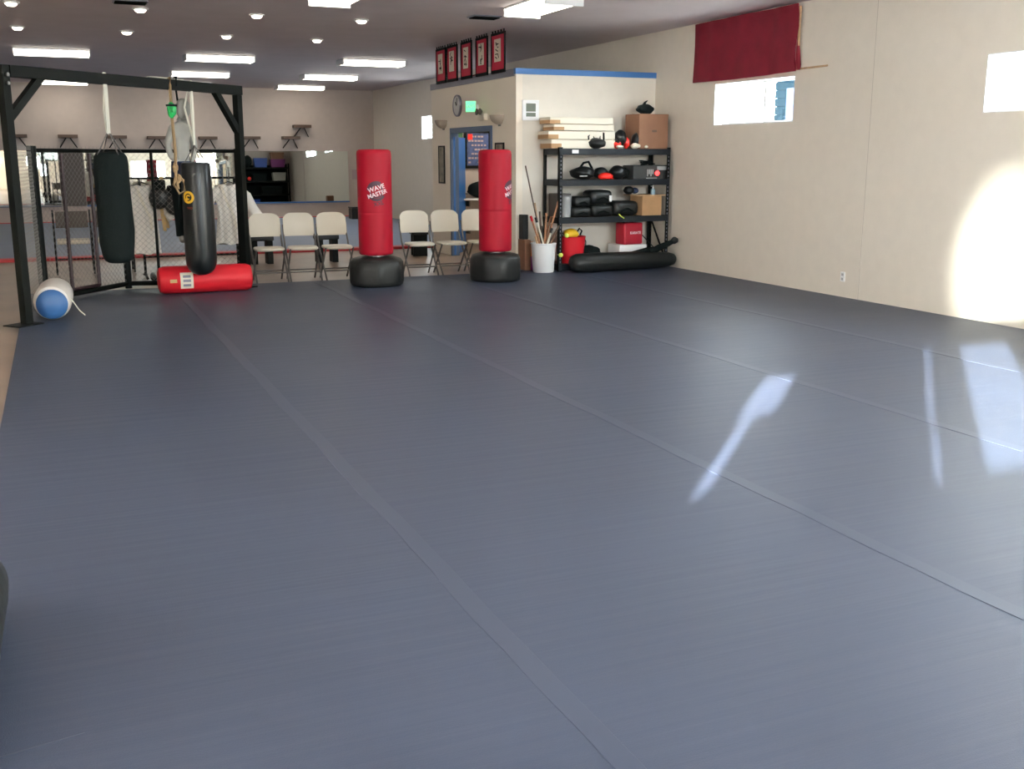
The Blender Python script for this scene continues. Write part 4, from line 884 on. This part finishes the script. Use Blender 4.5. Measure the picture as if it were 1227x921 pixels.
MB().lathe([(0, 0), (.033, 0), (.035, .02), (.033, .075), (.014, .09)], 18).build('bottle_body', mat('pale_blue_plastic', (.25, .38, .45), .25), e, True); b = MB(); b.lathe([(.014, .09), (.014, .105), (.005, .11), (.005, .12)], 10); b.box((-.012, 0, .123), (.045, .012, .01)); b.build('pump', 'white', e, True)
gear('boxing_glove', RX(763), ym - .05, z + .303, [('glove_body', 'bluevinyl' if False else 'black', lambda b: b.ell((0, 0, .062), (.085, .08, .062), noise=.05, seed=15)), ('cuff', 'navy', lambda b: b.ell((.10, 0, .055), (.06, .055, .045)))], 'dark boxing glove on the lid of the light cardboard box', 'boxing glove')
# level 4 / floor
z = .101
e = empty('bucket', (RX(691), ry0 + .19, z), 'bright red bucket holding yellow and black gear on the bottom shelf', 'bucket')
MB().lathe([(0, 0), (.165, 0), (.205, .38), (.212, .385), (.205, .39), (.195, .385), (.155, .02), (0, .02)], 36).build('bucket_body', 'redlight', e, True)
MB().tube([(.205, 0, .36), (.235, 0, .30), (.23, 0, .2)], .008, 6).build('handle', 'blackmetal', e, True)
gear('head_guard', RX(690), ry0 + .19, z + .33, [('padding', 'yellow', lambda b: b.ell((0, 0, .09), (.12, .11, .075), noise=.06, seed=2)), ('straps', 'blackmatte', lambda b: (b.tube([(.08, 0, .09), (.13, -.02, .17), (.17, -.02, .13), (.15, 0, .07)], .012, 6), b.tube([(-.1, 0, .08), (-.15, 0, .11), (-.13, 0, .05)], .012, 6)))], 'yellow padded guard with black straps in the red bucket', 'head guard')
o = MB().bx(RX(748), RX(783), ry0 + .10, ry1 - .06, z, z + .24, .015).build('storage_tub', 'white', None, True); rebase(o, (RX(765), ym, z)); tag(o, 'white plastic tub under the red first-aid bag', 'tub')
e = empty('red_bag', (RX(765), ry0 + .22, z + .241), 'small red cube-shaped bag with white lettering on the white tub', 'bag', R(8))
MB().bx(-.17, .17, -.11, .13, 0, .32, .03).build('bag_body', mat('crimson_nylon', (.42, .01, .03), .5), e, True)
b = MB(); b.text('KARATE', .055, lambda u, v, w: Vector((.03 + u, -.1115 + w, .17 + v)), .001); b.build('lettering', 'white', e)
MB().tube([(-.13, 0, .315), (-.06, -.01, .36), (-.02, -.01, .46)], .007, 6).build('handle', 'blackmatte', e, True)
# long black bag in front of the rack
L = 1.76; q = [(0, -L / 2), (.06, -L / 2 + .006), (.10, -L / 2 + .03), (.13, -L / 2 + .10), (.14, -L / 2 + .3), (.135, 0), (.125, .35), (.105, L / 2 - .12), (.085, L / 2 - .04), (.05, L / 2 - .006), (0, L / 2)]
e = empty('duffel_bag', (7.55, 13.56, 0), 'long black kit bag lying on the mat in front of the rack', 'bag', R(1))
MB().lathe(q, 32, (0, 0, .136), 'X', fn=lambda t, h: 1 + .035 * math.sin(5 * h * 2 + 2 * t) * math.sin(t)).build('bag_body', 'black', e, True)
MB().tube([(.45, .02, .24), (.62, .03, .31), (.76, .02, .36), (.85, 0, .40)], [.045, .05, .042, .03], 12).build('carry_strap', 'blackmatte', e, True)
MB().tube([(.15, .04, .24), (.45, .06, .28), (.66, .05, .30)], [.025, .04, .03], 10).build('carry_strap', 'blackmatte', e, True)
MB().ell((.86, 0, .41), (.06, .045, .05), noise=.05).build('strap_end', 'black', e, True)
gear('folded_cloth', RX(713), ry0 + .20, z, [('cloth', 'blackmatte', lambda b: b.ell((0, 0, .12), (.18, .11, .12), noise=.10, seed=8))], 'crumpled black cloth behind the long kit bag, right of the red bucket', 'cloth')

# white bin of sticks
bx_, by_ = 6.39, 13.84
e = empty('stick_bin', (bx_, by_, 0), 'white plastic bin holding wooden sticks beside the rack', 'bin')
MB().lathe([(0, 0), (.145, 0), (.152, .02), (.18, .40), (.19, .405), (.185, .418), (.172, .415), (.145, .03), (0, .03)], 36).build('bin_body', 'white', e, True)
def stick(p0, p1, r, m, lb, tip=None):
    p0 = Vector(p0); p1 = Vector(p1); B_ = Vector((bx_, by_, 0)); e = empty('practice_stick', B_ + p0, lb, 'stick', group='sticks in the white bin')
    MB().tube([(0, 0, 0), p1 - p0], r, 8).build('shaft', m, e, True)
    if tip: 
        d_ = (p1 - p0).normalized(); MB().tube([(p1 - p0) - d_ * .07, (p1 - p0) + d_ * .002], r * 1.25, 8).build('tip', tip, e, True)
stick((.08, .05, .04), (-.26, .06, 1.50), .011, 'darkwood', 'longest thin dark stick leaning left out of the white bin')
stick((-.06, .02, .04), (.27, -.02, 1.16), .016, 'wood', 'long brown stick leaning right out of the white bin')
sp = [((.06, -.02, .04), (-.22, -.04, .80), 'wood', 'redlight', 'brown stick with a red tip leaning far left in the white bin'), ((.10, -.04, .04), (-.15, -.05, .78), 'cream', 'ink', 'pale stick with black bands left of centre in the white bin'),
      ((-.02, -.08, .04), (-.17, -.09, .52), 'wood2', None, 'short light wooden stick at the front left of the white bin'), ((.02, .06, .04), (-.10, .09, .98), 'wood2', None, 'upright pale wooden stick at the back left of the white bin'),
      ((.0, .0, .04), (-.04, .05, .86), 'darkwood', None, 'dark upright stick at the centre of the white bin'), ((-.03, -.05, .04), (.02, -.05, .84), 'wood', None, 'brown upright stick at the front centre of the white bin'),
      ((-.06, .06, .04), (.16, .10, .78), 'wood', None, 'brown stick leaning slightly right at the back of the white bin'), ((-.08, -.02, .04), (.12, -.03, .62), 'cream', 'ink', 'short cream stick with dark tip right of centre in the white bin'),
      ((-.1, -.05, .04), (.30, .02, .74), 'wood', None, 'reddish stick leaning far right in the white bin'), ((.05, .08, .04), (.02, .12, .72), 'ink', 'cream', 'black stick with cream tip at the back of the white bin'),
      ((-.10, .04, .04), (.22, -.05, .66), 'darkwood', None, 'dark short stick leaning right toward the rack post')]
for p0, p1, m, tip, lb in sp: stick(p0, p1, .015, m, lb, tip)
for (x, y, z_), lb in (((6.69, 13.70, .52), 'tennis ball fixed to the rack post above the red bucket'), ((6.60, 13.70, .245), 'tennis ball fixed to the rack post beside the white bin')):
    e = empty('tennis_ball', (x, y, z_), lb, 'ball', group='tennis balls at the rack post'); MB().ell((0, 0, 0), (.033, .033, .033)).build('felt', 'ball', e, True)
    MB().tube([(0, 0, 0), (-.02, .09, .0)], .006, 6).build('cord', 'cream', e, True)
# cartons behind the bin
o = MB().bx(6.22, 6.315, 14.12, 14.36, .0, .44, .006).build('carton', 'card'); rebase(o, (6.29, 14.24, 0)); tag(o, 'narrow brown carton standing between the white bin and the wall corner', 'carton')
e = empty('product_box', (6.37, 14.2, 0), 'narrow orange and magenta box behind the white bin', 'box')
MB().bx(-.045, .045, -.1, .1, .0, .20, .004).build('lower_half', 'purple', e, label='magenta lower half'); MB().bx(-.045, .045, -.1, .1, .201, .40, .004).build('upper_half', 'orange', e, label='orange upper half')
o = MB().bx(6.225, 6.31, 14.2, 14.35, .442, .80, .01).build('speaker_case', 'black'); rebase(o, (6.29, 14.27, .442)); tag(o, 'upright black case standing on the narrow brown carton', 'case')
